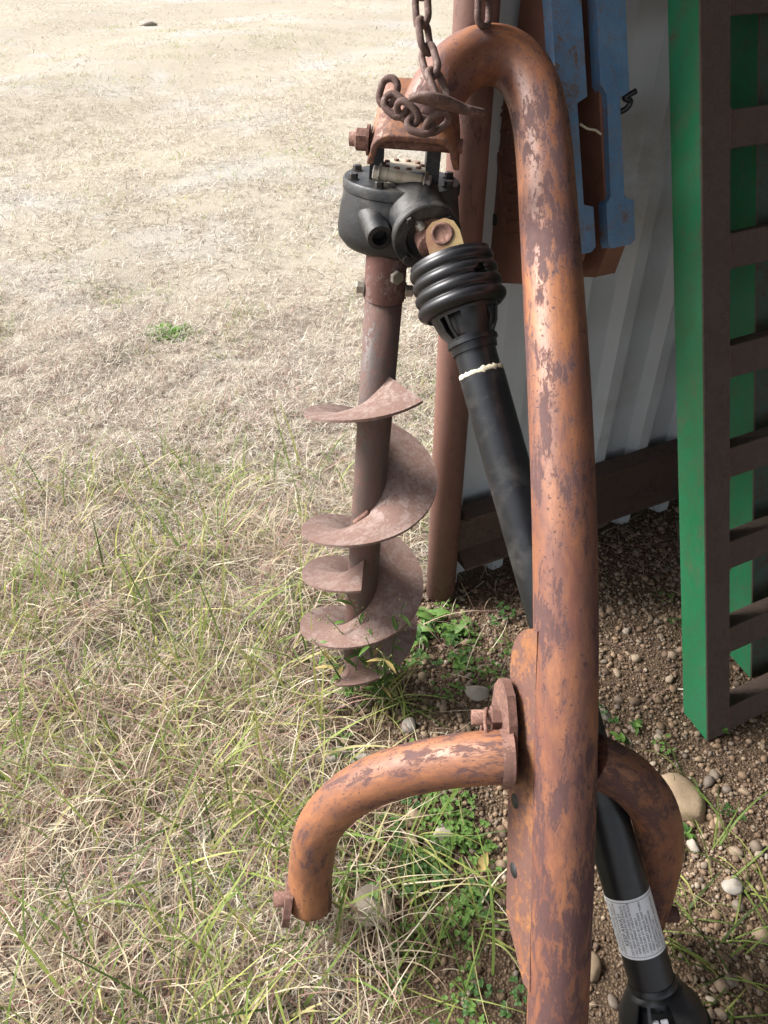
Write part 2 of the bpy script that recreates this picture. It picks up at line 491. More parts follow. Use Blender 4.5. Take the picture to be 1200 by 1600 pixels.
# ------------------------------------------------------------------ ramps leaning on the wall
TH = R(20)
LD = WN * math.sin(TH) + Z * math.cos(TH)         # up along the leaning rails
LE = WN * math.cos(TH) - Z * math.sin(TH)         # into their thickness
def ramp_thing(u0, n0, label, face, web):
    base = wp(u0, n0, 0.0)
    t = empty('loading_ramp', base, label, 'ramp', 'green ramps leaning on the wall')
    L = 1.98
    for k, uu in enumerate((0.0, 0.40)):
        mb = MB()
        a = base + WU * uu
        w, th = 0.066, 0.07
        # foot cut level with the ground, top cut square
        lo = [a, a + WU * w, a + WU * w + WN * (th / math.cos(TH)), a + WN * (th / math.cos(TH))]
        hi = [a + LD * L, a + WU * w + LD * L, a + WU * w + LD * L + LE * th, a + LD * L + LE * th]
        # small rounded toe at the back of the foot
        lo[2] = lo[2] + LD * 0.012; lo[3] = lo[3] + LD * 0.012
        mb.add(lo + hi, [(3, 2, 1, 0), (4, 5, 6, 7), (1, 2, 6, 5), (2, 3, 7, 6), (3, 0, 4, 7)], mi=0)
        mb.add([lo[0], lo[1], hi[1], hi[0]], [(0, 1, 2, 3)], mi=1)
        bo = bevel(mb.build('rail', [face, web, 'speckled_rust'], t), 0.0022, 1)
        bo.modifiers['bevel'].material = 2
        wd = bo.modifiers.new('weld_corner', 'WELD'); wd.merge_threshold = 0.0003
        bo.modifiers.move(1, 0)
    d = 0.029
    src = None
    rw = random.Random(9)
    wb_ = MB()
    pts_ = [base + WU * 0.0665 + LD * (d - 0.031 + 0.062 * i / 12) + LE * 0.0035 for i in range(13)]
    wb_.tube(pts_, [0.0028 + rw.uniform(-0.0008, 0.0012) for _ in pts_], 8)
    wsrc = wb_.build('weld_bead', 'rust', t)
    for k in range(1, 10):
        o = wsrc.copy(); COL.objects.link(o); o.parent = t; o.location = LD * (0.196 * k)
    while d < L - 0.03:
        if src is None:
            mb = MB()
            c = base + WU * 0.067 + LD * d
            # angle-iron rung: upright flange and a shelf behind it
            mb.prism([(-0.030, 0.004), (0.030, 0.004), (0.030, 0.050), (0.024, 0.050), (0.024, 0.010), (-0.030, 0.010)], c, LD, LE, WU, 0.332)
            src = bevel(mb.build('rung', 'speckled_rust', t), 0.0015, 1)
        else:
            o = src.copy(); COL.objects.link(o); o.parent = t
            o.location = LD * (d - 0.029)
        d += 0.196
    return t
ramp_thing(0.155, 0.706, 'bright green ramp rail with rusty rungs, standing nearest on the gravel', 'green', 'speckled_rust')
ramp_thing(0.372, 0.620, 'second green ramp, half hidden behind the rungs of the nearest one', 'green', 'dark_green')

# ------------------------------------------------------------------ two cast tractor weights hung by the wall
def weight(u0, label, text):
    base = wp(u0, 0.25, 0.945)                     # lower front corner
    t = empty('tractor_weight', base, label, 'weight', 'cast weights hung beside the post')
    W = 0.060
    slab = MB()
    poly = [(0.0, 0.012), (-0.050, 0.045), (-0.045, 0.29), (0.26, 0.29), (0.34, 0.12), (0.50, 0.05), (0.62, 0.05), (0.62, 0.012)]
    slab.prism(poly, base + WU * 0.006, LD, LE, WU, W - 0.018)
    bevel(slab.build('slab', 'weight_face', t), 0.006, 2)
    e = MB()                                       # blue front rib: thick head, slim grip, thick toe
    rib = [(0.0, 0.004), (0.0, 0.050), (0.008, W), (0.074, W), (0.080, 0.040), (0.238, 0.039), (0.246, W), (0.62, W - 0.004), (0.62, 0), (0.262, 0.0), (0.245, 0.012), (0.085, 0.010), (0.075, 0.0), (0.01, 0.0)]
    e.prism(rib, base, LD, WU, LE, 0.022)
    bevel(e.build('front_rib', 'blue', t), 0.005, 2)
    if text:
        face = base + WU * 0.0055
        tb = MB()                                  # raised frame and cast letters on the broad side
        for (a0, a1, b0, b1) in ((0.045, 0.262, 0.196, 0.199), (0.262, 0.265, 0.10, 0.199), (0.042, 0.045, 0.08, 0.199)):
            tb.box(face + LD * (a0 + a1) / 2 + LE * (b0 + b1) / 2, WU, LD, LE, 0.0032, (a1 - a0) / 2 + 0.0005, (b1 - b0) / 2 + 0.0005)
        tb.build('raised_border', 'weight_face', t)
        strokes = [[(0.250, 0.185), (0.254, 0.165), (0.242, 0.155), (0.234, 0.170), (0.224, 0.178), (0.220, 0.158)],
                   [(0.196, 0.150), (0.198, 0.186), (0.180, 0.187), (0.178, 0.170)], [(0.168, 0.187), (0.168, 0.150)],
                   [(0.150, 0.187), (0.150, 0.170), (0.142, 0.158), (0.142, 0.150)], [(0.122, 0.187), (0.132, 0.150)], [(0.122, 0.187), (0.112, 0.155)],
                   [(0.098, 0.150), (0.098, 0.187), (0.084, 0.187), (0.084, 0.168)], [(0.066, 0.187), (0.066, 0.152)]]
        for s in strokes:
            lb = MB()
            for (a0, b0), (a1, b1) in zip(s, s[1:]):
                p, q = face + LD * a0 + LE * b0, face + LD * a1 + LE * b1
                dd = (q - p).normalized()
                lb.box((p + q) / 2, dd, dd.cross(WU), WU, (p - q).length / 2 + 0.001, 0.0022, 0.0038)
            lb.build('raised_letter', 'weight_face', t)
        hole = MB()
        hole.lathe(face + LD * 0.075 + LE * 0.235 - WU * 0.0012, WU, [(0, 0.0), (0.0, 0.011), (0.002, 0.0115)], 18)
        hole.build('cored_hole_shade', 'ink_and_shade', t)  # black disc painted for the shadowed inside of the hole
    return t
weight(-0.045, 'blue-edged cast weight with red-brown lettered side, nearest the bent pipe', True)
weight(0.043, 'blue-edged cast weight farther from the bent pipe, its whole front edge in view', False)
st = MB().tube(spline([wp(0.008, 0.165, 1.135), wp(0.02, 0.172, 1.128), wp(0.034, 0.175, 1.125), wp(0.046, 0.178, 1.118)], 6), 0.0022, 8).build('string', 'tape', loc=wp(0.02, 0.17, 1.12))
tag(st, 'short pale string tied between the two blue-edged weights', 'string')
sb = MB().tube(spline([wp(0.090, 0.15, 1.14), wp(0.106, 0.16, 1.148), wp(0.112, 0.162, 1.160), wp(0.100, 0.160, 1.166), wp(0.118, 0.165, 1.176)], 6), 0.005, 8).build('rubber_strap', 'rubber', loc=wp(0.11, 0.19, 1.15))
tag(sb, 'scrap of black rubber strap behind the outer blue-edged weight', 'strap')

# ------------------------------------------------------------------ the post hole digger
PHD = empty('post_hole_digger', (0.24, 0.345, 0.0), 'rusty orange post hole digger with bent pipe boom, black gearbox and auger', 'post hole digger')
boom_pts = [(0.250, 0.335, -0.02), (0.248, 0.374, 0.089), (0.244, 0.428, 0.196), (0.244, 0.515, 0.371), (0.240, 0.671, 0.639), (0.241, 0.754, 0.743),
            (0.237, 0.937, 0.925), (0.237, 1.023, 0.977), (0.241, 1.161, 1.063), (0.243, 1.262, 1.125), (0.242, 1.309, 1.168), (0.235, 1.356, 1.203),
            (0.216, 1.386, 1.233), (0.186, 1.399, 1.249), (0.153, 1.393, 1.249), (0.117, 1.367, 1.241), (0.091, 1.338, 1.226), (0.072, 1.314, 1.198), (0.060, 1.300, 1.165)]
# low-pass the control points, then sweep
for _ in range(2):
    bp = [Vector(p) for p in boom_pts]
    boom_pts = [bp[0]] + [(bp[i - 1] + bp[i] * 2 + bp[i + 1]) / 4 for i in range(1, len(bp) - 1)] + [bp[-1]]
boom = MB().tube(spline(boom_pts, 8), 0.0425, 48).build('boom_pipe', 'orange', PHD)
BD = (Vector((0.241, 0.720, 0.700)) - Vector((0.244, 0.460, 0.262))).normalized()   # up along the straight part
BE = BD.cross(X).normalized()                      # behind / below the pipe
if BE.y < 0: BE = -BE
B0 = Vector((0.2405, 0.671, 0.639))
def bp_(d, e, x):
    return B0 + BD * d + BE * e + X * x
# two cheek plates with adjustment holes drawn as black discs, behind the pipe
def cheek(x0):
    mb = MB()
    e0, e1, d0, d1 = 0.004, 0.080, -0.425, 0.062
    poly = []
    for a in np.linspace(0, math.pi / 2, 7):
        poly.append((d1 - 0.07 + 0.07 * math.sin(a), e1 - 0.075 + 0.075 * math.cos(a)))
    poly += [(d1, e0), (d0 - 0.03, e0), (d0 - 0.03, e0 + 0.02), (d0 + 0.04, e1)]
    tl = R(17) if x0 < 0 else 0.0
    mb.prism(poly, bp_(0, 0, x0), BD, BE * math.cos(tl) - X * math.sin(tl), X * math.cos(tl) + BE * math.sin(tl), 0.010)
    return mb
ch = cheek(-0.040).build('cheek_plate', 'orange_plate', PHD); bevel(ch, 0.003)
ch2 = cheek(0.020).build('cheek_plate', 'orange_plate', PHD); bevel(ch2, 0.003)
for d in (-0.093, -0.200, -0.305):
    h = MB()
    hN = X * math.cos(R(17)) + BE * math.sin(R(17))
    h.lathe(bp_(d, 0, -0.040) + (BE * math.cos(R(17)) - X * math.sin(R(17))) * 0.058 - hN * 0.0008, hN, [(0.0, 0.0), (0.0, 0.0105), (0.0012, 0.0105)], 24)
    h.build('pin_hole_shade', 'ink_and_shade', ch)  # flat black disc, the hole's shade painted onto the plate
# bow-shaped lower yoke
bowL = [(-0.124, 0.630, 0.108), (-0.123, 0.638, 0.14), (-0.119, 0.651, 0.196), (-0.101, 0.661, 0.292), (-0.053, 0.664, 0.377), (0.009, 0.660, 0.436), (0.081, 0.648, 0.484), (0.140, 0.638, 0.511), (0.176, 0.634, 0.518)]
bowR = [(0.282, 0.640, 0.508), (0.314, 0.640, 0.486), (0.352, 0.642, 0.450), (0.399, 0.646, 0.376), (0.431, 0.643, 0.278), (0.438, 0.630, 0.182), (0.436, 0.615, 0.085)]
yoke = MB()
yoke.tube(spline(bowL, 7), 0.0365, 40)
yo = yoke.build('bow_yoke', 'orange_bow', PHD)
MB().tube(spline(bowR, 7), 0.0365, 40).build('bow_yoke_leg', 'orange_bow', PHD)
oct_ = [(0.082, -0.004), (0.080, 0.014), (0.064, 0.034), (0.020, 0.050), (-0.040, 0.052), (-0.066, 0.036), (-0.070, -0.018), (-0.040, -0.038), (0.03, -0.036), (0.068, -0.024)]
pc_d, pc_e = -0.093, 0.066                          # pivot position along / behind the pipe
for x0 in (-0.078, 0.032):
    mb = MB()
    tilt = R(9) * (1 if x0 < 0 else -1)
    eB, eX = BE * math.cos(tilt) - X * math.sin(tilt), X * math.cos(tilt) + BE * math.sin(tilt)
    mb.prism(oct_, bp_(pc_d - 0.012, pc_e - 0.010, x0), BD, eB, eX, 0.012)
    bevel(mb.build('yoke_ear', 'rust', PHD), 0.003)
pin = MB()
pin.tube([bp_(pc_d + 0.012, pc_e, -0.118), bp_(pc_d + 0.012, pc_e, -0.06), bp_(pc_d + 0.012, pc_e, 0.044)], 0.0105, 20)
pv = pin.build('pivot_bolt', 'rust', PHD)
nut = MB().hexbolt(bp_(pc_d + 0.012, pc_e, -0.072), -X, 0.017, 0.02, True).build('nut', 'rust', pv)
ring_c = bp_(pc_d - 0.012, pc_e, -0.098)
MB().tube([ring_c + (BD * math.cos(a) + BE * math.sin(a)) * Vector((1, 1, 1)).x * 0.034 + X * 0.004 * math.sin(2 * a) for a in np.linspace(0, 2 * math.pi, 28, endpoint=False)], 0.0028, 8, closed=True).build('linch_ring', 'rust', pv)
MB().lathe(bp_(pc_d - 0.036, pc_e - 0.004, -0.104), X, [(0, 0.010), (0.02, 0.013), (0.034, 0.013)], 16, caps=(True, True)).build('stub_bolt', 'rust', pv)
MB().lathe(Vector((0.176, 0.634, 0.518)) - X * 0.028, X, [(0.010, 0.0366), (0.016, 0.0385), (0.022, 0.039), (0.026, 0.040)], 36).build('weld_bead', 'rust', yo)
# hitch pins at the feet of the yoke
for (fx, sgn, par) in ((-0.122, -1, yo),):
    hp = MB()
    hp.tube([(fx + 0.02 * sgn, 0.630, 0.120), (fx + 0.04 * sgn, 0.630, 0.120), (fx + 0.062 * sgn, 0.630, 0.120)], 0.0125, 18)
    hp.lathe((fx + 0.034 * sgn, 0.630, 0.120), X * sgn, [(0, 0.02), (0.009, 0.02)], 6, caps=(True, True))
    hp.build('hitch_pin', 'rust', par)
fp = MB()
fp.prism([(-0.040, 0.0), (0.036, 0.0), (0.034, 0.030), (0.016, 0.062), (-0.022, 0.062), (-0.040, 0.03)], (-0.170, 0.632, 0.098), Y, (0.16, 0.05, 0.985), X, 0.012)
bevel(fp.build('foot_plate', 'rust', yo), 0.003)
hp = MB(); hp.tube([(0.44, 0.615, 0.098), (0.47, 0.615, 0.098), (0.492, 0.615, 0.098)], 0.0125, 18); hp.build('hitch_pin', 'rust', PHD)

# saddle that joins the boom to the gearbox
SA = Vector((0.10, 0.90, 0.42)).normalized()        # saddle runs back and up
SX = (X - SA * X.dot(SA)).normalized()
SU = SX.cross(SA).normalized()
S0 = Vector((0.044, 1.272, 1.114))
def sp(x, a, u):
    return S0 + SX * x + SA * a + SU * u
prof = []
W2, HH, rr, t_ = 0.066, 0.050, 0.030, 0.010
def uprof(w, h, r):
    pts = [(-w - 0.006, -0.004)]
    for a in np.linspace(math.pi, math.pi / 2, 7):
        pts.append((-w + r + r * math.cos(a), h - r + r * math.sin(a)))
    for a in np.linspace(math.pi / 2, 0, 7):
        pts.append((w - r + r * math.cos(a), h - r + r * math.sin(a)))
    pts.append((w + 0.006, -0.004))
    return pts
outer, inner = uprof(W2, HH, 0.034), uprof(W2 - t_, HH - t_, 0.024)
vs_, fs_ = [], []
lens = np.linspace(0, 1, 6)
n = len(outer)
for q in lens:
    for ring in (outer, inner):
        for (x, u) in ring:
            hgt = max(0.0, u) / HH
            back = 0.118 - 0.045 * (1 - hgt) ** 1.5    # legs are cut back behind
            vs_.append(sp(x * (1 - 0.05 * q), q * back, u + 0.012 * q))
for i in range(5):
    for k in range(n - 1):
        a = i * 2 * n
        c = (i + 1) * 2 * n
        fs_.append((a + k, c + k, c + k + 1, a + k + 1))
        fs_.append((a + n + k, a + n + k + 1, c + n + k + 1, c + n + k))
for i in (0, 5):
    a = i * 2 * n
    for k in range(n - 1):
        q = (a + k, a + k + 1, a + n + k + 1, a + n + k)
        fs_.append(q if i == 0 else q[::-1])
for i in range(5):
    a, c = i * 2 * n, (i + 1) * 2 * n
    fs_.append((a, a + n, c + n, c)); fs_.append((a + n - 1, c + n - 1, c + 2 * n - 1, a + 2 * n - 1))
sad = MB().add(vs_, fs_, smooth=True).build('saddle', 'orange_plate', PHD)
bevel(sad, 0.0025)
es = sad.modifiers.new('split', 'EDGE_SPLIT'); es.split_angle = R(50)
nb = MB(); nb.tube([sp(-0.100, 0.028, 0.018), sp(0, 0.028, 0.018), sp(0.073, 0.028, 0.018)], 0.0105, 18)
nbo = nb.build('saddle_bolt', 'rust', sad)
MB().hexbolt(sp(-0.069, 0.028, 0.018), -SX, 0.0165, 0.022).build('nut', 'rust', sad)

# gearbox
GA = Vector((0.06, 0.055, 0.997)).normalized()      # axis up the auger
G0 = Vector((0.029, 1.336, 1.078))                  # centre of the lid
gb = MB()
gb.lathe(G0, -GA, [(0.0, 0.0), (0.0, 0.093), (0.004, 0.0955), (0.016, 0.0955), (0.018, 0.093), (0.021, 0.0935), (0.05, 0.099), (0.078, 0.102), (0.092, 0.100), (0.104, 0.090), (0.114, 0.066), (0.118, 0.04), (0.135, 0.036), (0.14, 0.0)], 64)
gear = gb.build('gearbox', 'black_cast', PHD)
es = gear.modifiers.new('split', 'EDGE_SPLIT'); es.split_angle = R(35)
ID = Vector((0.20, -0.96, -0.16)).normalized()      # input shaft direction
IC = Vector((0.066, 1.196, 1.030))                  # centre of the input cap
ib = MB()
ib.lathe(IC - ID * 0.115, ID, [(0.0, 0.05), (0.05, 0.05), (0.075, 0.047), (0.10, 0.046), (0.101, 0.053), (0.115, 0.053), (0.117, 0.051), (0.117, 0.034), (0.112, 0.030), (0.108, 0.0)], 48)
ih = ib.build('input_housing', 'black_cast', PHD)
es = ih.modifiers.new('split', 'EDGE_SPLIT'); es.split_angle = R(35)
iN = (Z - ID * Z.dot(ID)).normalized(); iB = ID.cross(iN)
for a in (0.75, 2.3, 3.9, 5.5):
    MB().hexbolt(IC + (iN * math.cos(a) + iB * math.sin(a)) * 0.043 + ID * 0.001, ID, 0.0065, 0.007, False).build('cap_bolt', 'dark_steel', ih)
sbs = MB()
SBc = Vector((-0.006, 1.208, 1.026))
sbs.lathe(SBc - ID * 0.09, ID, [(0.0, 0.030), (0.02, 0.025), (0.05, 0.021), (0.09, 0.0195), (0.0905, 0.018), (0.0905, 0.0125), (0.07, 0.012), (0.069, 0.0)], 32)
sbo = sbs.build('breather_spout', 'black_cast', PHD)
es = sbo.modifiers.new('split', 'EDGE_SPLIT'); es.split_angle = R(35)
gN = (X - GA * X.dot(GA)).normalized(); gB = GA.cross(gN)
for k in range(8):
    a = k * math.pi / 4 + 0.32
    MB().hexbolt(G0 + (gN * math.cos(a) + gB * math.sin(a)) * 0.082, GA, 0.0072, 0.009, True).build('lid_bolt', 'dark_steel', gear)
for x in (-0.042, 0.047):                           # two lugs the saddle sits over
    lb = MB()
    lb.prism([(-0.022, -0.002), (0.026, -0.002), (0.026, 0.05), (0.014, 0.072), (-0.010, 0.072), (-0.022, 0.05)], G0 + gN * (x - 0.011), gB, GA, gN, 0.022)
    bevel(lb.build('lug', 'black_cast', gear), 0.002)
dp = MB(); dp.lathe(G0 + gB * 0.010, GA, [(0.0, 0.052), (0.016, 0.052), (0.018, 0.049), (0.018, 0.0)], 40)
disc = dp.build('lid_disc', 'beige_plate', gear)
for k in range(10):
    a = k * math.pi / 5
    MB().lathe(G0 + gB * 0.010 + GA * 0.0182 + (gN * math.cos(a) + gB * math.sin(a)) * 0.031, GA, [(0, 0.0045), (0.0025, 0.0045), (0.003, 0.0)], 10).build('rivet', 'rust', disc)
tb = MB()                                            # shear-bolt sleeve lying in front of the lugs
c0, c1 = G0 - gB * 0.052 - gN * 0.036 + GA * 0.016, G0 - gB * 0.064 + gN * 0.038 + GA * 0.010
dd = (c1 - c0).normalized()
tb.lathe(c0, dd, [(0.0, 0.0), (0, 0.0105), (0.012, 0.0105), (0.012, 0.0092), (0.066, 0.0092), (0.066, 0.0075), (0.078, 0.0075)], 16)
sl = tb.build('spare_bolt', 'beige_plate', gear)
es = sl.modifiers.new('split', 'EDGE_SPLIT'); es.split_angle = R(30)
MB().hexbolt(c0, -dd, 0.0115, 0.011, True).build('bolt_head', 'zinc', sl)
MB().hexbolt(c1 - dd * 0.006, dd, 0.0115, 0.011, True).build('bolt_nut', 'zinc', sl)

# drive shaft with its universal joint, bellows, guards and warning sticker
ST, SB_ = Vector((0.094, 1.186, 1.020)), Vector((0.433, 0.440, 0.074))
SD = (SB_ - ST).normalized()                         # down the shaft
SLEN = (SB_ - ST).length
view = (Vector((0, 0, 1.45)) - (ST + SB_) / 2).normalized()
SCx = (view - SD * view.dot(SD)).normalized()        # side facing the viewer's side of the shed
SRt = SCx.cross(SD).normalized()
if SRt.x < 0: SRt = -SRt
ds = MB()
ds.lathe(ST + SD * 0.15, SD, [(0.0, 0.0315), (0.050, 0.0315), (0.0505, 0.0345), (0.30, 0.0345), (0.62, 0.0345), (SLEN - 0.215, 0.0345)], 48, caps=(True, True))
shaft = ds.build('drive_shaft_tube', 'black_plastic', PHD)
es = shaft.modifiers.new('split', 'EDGE_SPLIT'); es.split_angle = R(35)
tp = MB()
rr_ = random.Random(3)
tp.lathe(ST + SD * 0.1935, SD, [(0.0, 0.0318), (0.002, 0.0342), (0.0065, 0.0346), (0.008, 0.0340)], 60)
tp.v = [tuple(Vector(p) + SD * rr_.uniform(-0.0022, 0.0022) + SCx * rr_.uniform(-0.0006, 0.0006)) for p in tp.v]
tp.build('cream_band', 'tape', shaft)
prof = [(0.012, 0.050), (0.010, 0.056), (0.012, 0.062)]
s = 0.014
for k in range(4):
    r0 = 0.0635 + 0.0012 * k
    for a in np.linspace(-0.5 * math.pi, 1.5 * math.pi, 13)[2:-2]:
        prof.append((s + 0.010 - 0.0098 * math.cos(a + math.pi / 2 - math.pi / 2) * 0 + 0.0098 * (-math.cos((a + 0.5 * math.pi) / 2)), r0 - 0.008 + 0.010 * math.sin((a + 0.5 * math.pi) / 2)))
    s += 0.0195
prof += [(s + 0.002, 0.060), (s + 0.004, 0.055)]
bl = MB()
bl.lathe(ST + SD * 0.008, SD, prof, 72, ref=SCx, skip=lambda i, k: 19 <= i <= 22 and k in (62, 63, 64, 65) or 16 <= i <= 18 and k in (63, 64))
bello = bl.build('bellows', 'rubber', PHD)
so = bello.modifiers.new('thickness', 'SOLIDIFY'); so.thickness = 0.003; so.offset = -1
cn = MB()
cn.lathe(ST + SD * 0.088, SD, [(0.0, 0.0525), (0.014, 0.0535), (0.017, 0.051), (0.020, 0.0505), (0.040, 0.045), (0.053, 0.037), (0.057, 0.0365), (0.058, 0.039), (0.064, 0.039), (0.065, 0.0360), (0.076, 0.0345)], 60, ref=SCx,
         skip=lambda i, k: i in (3, 4) and (k % 15) in (1, 2, 3, 4, 6, 7) and k < 58)
cono = cn.build('guard_cone', 'black_plastic', PHD)
so = cono.modifiers.new('thickness', 'SOLIDIFY'); so.thickness = 0.003; so.offset = -1
es = cono.modifiers.new('split', 'EDGE_SPLIT'); es.split_angle = R(32)
MB().lathe(ST + SD * 0.09, SD, [(0.0, 0.030), (0.02, 0.036), (0.045, 0.033), (0.06, 0.028)], 32, caps=(True, True)).build('dark_inner_bearing', 'dark_steel', cono)  # coloured dark so the cone windows read as shaded
# lower bell guard
be = MB()
LB = SLEN - 0.085
be.lathe(ST + SD * (LB - 0.012), SD, [(0.0, 0.0352), (0.006, 0.0375), (0.010, 0.0375), (0.014, 0.042), (0.017, 0.043), (0.046, 0.062), (0.070, 0.066), (0.071, 0.069), (0.090, 0.071), (0.091, 0.067), (0.12, 0.066), (0.14, 0.064)], 60, ref=SCx,
         skip=lambda i, k: i in (4,) and k in (57, 58, 59, 0, 1, 2, 4, 5, 6))
bello2 = be.build('bell_guard', 'black_plastic', PHD)
so = bello2.modifiers.new('thickness', 'SOLIDIFY'); so.thickness = 0.003; so.offset = -1
es = bello2.modifiers.new('split', 'EDGE_SPLIT'); es.split_angle = R(32)
MB().lathe(ST + SD * (LB - 0.01), SD, [(0.0, 0.030), (0.03, 0.030), (0.05, 0.042), (0.085, 0.048)], 32).build('dark_inner_bearing', 'ink_and_shade', bello2)  # black colour stands for the shade inside the bell guard
for dx in (-0.012, 0.0015):
    wb = MB()
    wb.box(ST + SD * (LB + 0.030) + SCx * 0.047 + SRt * dx, SRt, SD, SCx, 0.0055, 0.0085, 0.003)
    bevel(wb.build('white_tab', 'white_plastic', bello2), 0.0015)
# universal joint
uj = MB()
UC = IC + ID * 0.012
uj.lathe(IC - ID * 0.01, ID, [(0.0, 0.020), (0.035, 0.020), (0.036, 0.0)], 28)
stub = uj.build('input_stub', 'rust', PHD)
yk = MB()
JC = ST - SD * 0.006
yx = SRt; yz = SCx
def yoke_arm(sgn):
    mb = MB()
    poly = [(-0.026, -0.035), (0.026, -0.035), (0.026, 0.002), (0.021, 0.017), (0.010, 0.025), (-0.010, 0.025), (-0.021, 0.017), (-0.026, 0.002)]
    mb.prism(poly, JC + SCx * (0.022 * sgn), SRt, -SD, SCx * sgn, 0.013)
    return mb
jy = bevel(yoke_arm(1).build('yoke_fork', 'gold', PHD), 0.004, 3)
bevel(yoke_arm(-1).build('yoke_fork', 'gold', PHD), 0.004, 3)
MB().lathe(JC + SCx * 0.0345 - SD * 0.004, SCx, [(0, 0.0165), (0.0022, 0.0165), (0.0022, 0.0125), (0.0008, 0.012), (0.0008, 0.0)], 28).build('bearing_cap', 'rust', jy)
yb = MB()
yb.prism([(-0.027, -0.02), (0.027, -0.02), (0.024, 0.022), (-0.024, 0.022)], JC - ID * 0.004 + SRt * -0.012 - SD * 0.022, SRt, SCx, -SD, 0.014)
bevel(yb.build('inner_yoke', 'rust', PHD), 0.004, 2)
gn = MB()
gp = JC - SD * 0.026 - SRt * 0.026 + SCx * 0.018
gd = (-SD * 0.8 - SRt * 0.35 + SCx * 0.5).normalized()
gn.lathe(gp, gd, [(0, 0.0075), (0.012, 0.0075), (0.012, 0.005), (0.018, 0.0055), (0.022, 0.004), (0.026, 0.004), (0.028, 0.0)], 12)
gn.build('grease_nipple', 'zinc', PHD)

# warning sticker bent round the tube, its print running up the shaft
LC = ST + SD * (SLEN * 0.845)                        # sticker centre on the axis
RL = 0.0345
viewL = (Vector((0, 0, 1.45)) - LC).normalized()
LCx = (viewL - SD * viewL.dot(SD)).normalized()
LRt = LCx.cross(SD).normalized()
if LRt.x < 0: LRt = -LRt
def onlab(tx, ty, r):
    """tx metres up the shaft, ty metres round it towards the left"""
    a = -ty / RL
    return LC - SD * tx + (LCx * math.cos(a) + LRt * math.sin(a)) * r
def patch(mb, x0, x1, y0, y1, r, n=24):
    k = max(2, int(abs(y1 - y0) / 0.003))
    vs_ = []
    for i in range(k + 1):
        y = y0 + (y1 - y0) * i / k
        vs_ += [onlab(x0, y, r), onlab(x1, y, r)]
    mb.add(vs_, [(2 * i, 2 * i + 1, 2 * i + 3, 2 * i + 2) for i in range(k)], smooth=True)
lab = MB(); patch(lab, -0.046, 0.046, 0.054, -0.052, RL + 0.0005)
labo = lab.build('warning_sticker', 'sticker', PHD)
bd = MB()
for (x0, x1, y0, y1) in ((-0.0422, -0.0416, 0.041, -0.0465), (0.0416, 0.0422, 0.041, -0.0465), (-0.042, 0.042, 0.041, 0.0404), (-0.042, 0.042, -0.046, -0.0466)):
    patch(bd, x0, x1, y0, y1, RL + 0.0008)
for i in range(7):                                    # black blocks of the heading at the far left edge
    x = -0.036 + i * 0.0105
    patch(bd, x, x + 0.0075, 0.0525, 0.0455, RL + 0.0008)
bd.build('sticker_border', 'ink_and_shade', labo)
lines = [('ROTATING DRIVE SHAFT', 0.0350, 0.0054, 0), ('CONTACT CAN CAUSE DEATH', 0.0287, 0.0046, 0), ('KEEP AWAY!', 0.0215, 0.0072, 0), ('DO NOT OPERATE WITHOUT-', 0.0155, 0.0047, 1),
         ('\u2022 ALL DRIVE SHAFT GUARDS, TRACTOR', 0.0100, 0.0040, 1), ('  AND EQUIPMENT SHIELDS IN PLACE', 0.0050, 0.0040, 1), ('\u2022 DRIVE SHAFTS SECURELY', -0.0008, 0.0040, 1), ('  ATTACHED AT BOTH ENDS', -0.0058, 0.0040, 1),
         ('\u2022 DRIVE SHAFT SHIELDS THAT TURN', -0.0116, 0.0040, 1), ('  FREELY ON DRIVE SHAFT', -0.0166, 0.0040, 1), ("\u2022 SEE OPERATOR'S MANUAL", -0.0224, 0.0040, 1), ('  FOR CORRECT USE', -0.0274, 0.0040, 1), ('DO NOT USE PTO ADAPTORS', -0.0345, 0.0046, 0)]
for txt, ty, size, left in lines:
    fc = bpy.data.curves.new('print', 'FONT')
    fc.body = txt
    fc.size = size * 1.22
    fc.resolution_u = 2
    fc.align_x = 'LEFT' if left else 'CENTER'
    fo = bpy.data.objects.new('print', fc)
    COL.objects.link(fo)
    bpy.context.view_layer.update()
    me = fo.evaluated_get(bpy.context.evaluated_depsgraph_get()).to_mesh()
    mb = MB()
    w = max((v_.co.x for v_ in me.vertices), default=0) - min((v_.co.x for v_ in me.vertices), default=0)
    sx = min(1.0, 0.078 / max(w, 1e-6))
    mb.add([onlab(v_.co.x * sx - (0.039 if left else 0), ty + v_.co.y - size * 0.4, RL + 0.0009) for v_ in me.vertices], [tuple(p.vertices) for p in me.polygons])
    fo.to_mesh_clear()
    bpy.data.objects.remove(fo)
    bpy.data.curves.remove(fc)
    mb.build('print_line', 'ink_and_shade', labo)

# auger
AT, AB = Vector((0.006, 1.276, 0.985)), Vector((-0.066, 1.217, 0.015))
AD = (AT - AB).normalized()
AL = (AT - AB).length
aN = (X - AD * X.dot(AD)).normalized(); aB = AD.cross(aN)
ap = MB()
ap.tube([AB + AD * 0.05, AB + AD * 0.3, AB + AD * 0.6, AT - AD * 0.082], 0.0322, 36)
apipe = ap.build('auger_pipe', 'auger_pipe', PHD)
ac = MB(); ac.lathe(AT - AD * 0.085, AD, [(0, 0.033), (0.001, 0.0345), (0.10, 0.0345)], 36, caps=(True, True))
acol = ac.build('auger_collar', 'collar', PHD)
es = acol.modifiers.new('split', 'EDGE_SPLIT'); es.split_angle = R(35)
MB().hexbolt(AT - AD * 0.035 + (aN * 0.45 - aB * 0.893) * 0.034, aN * 0.45 - aB * 0.893, 0.0115, 0.010, False).build('shear_bolt', 'zinc', acol)
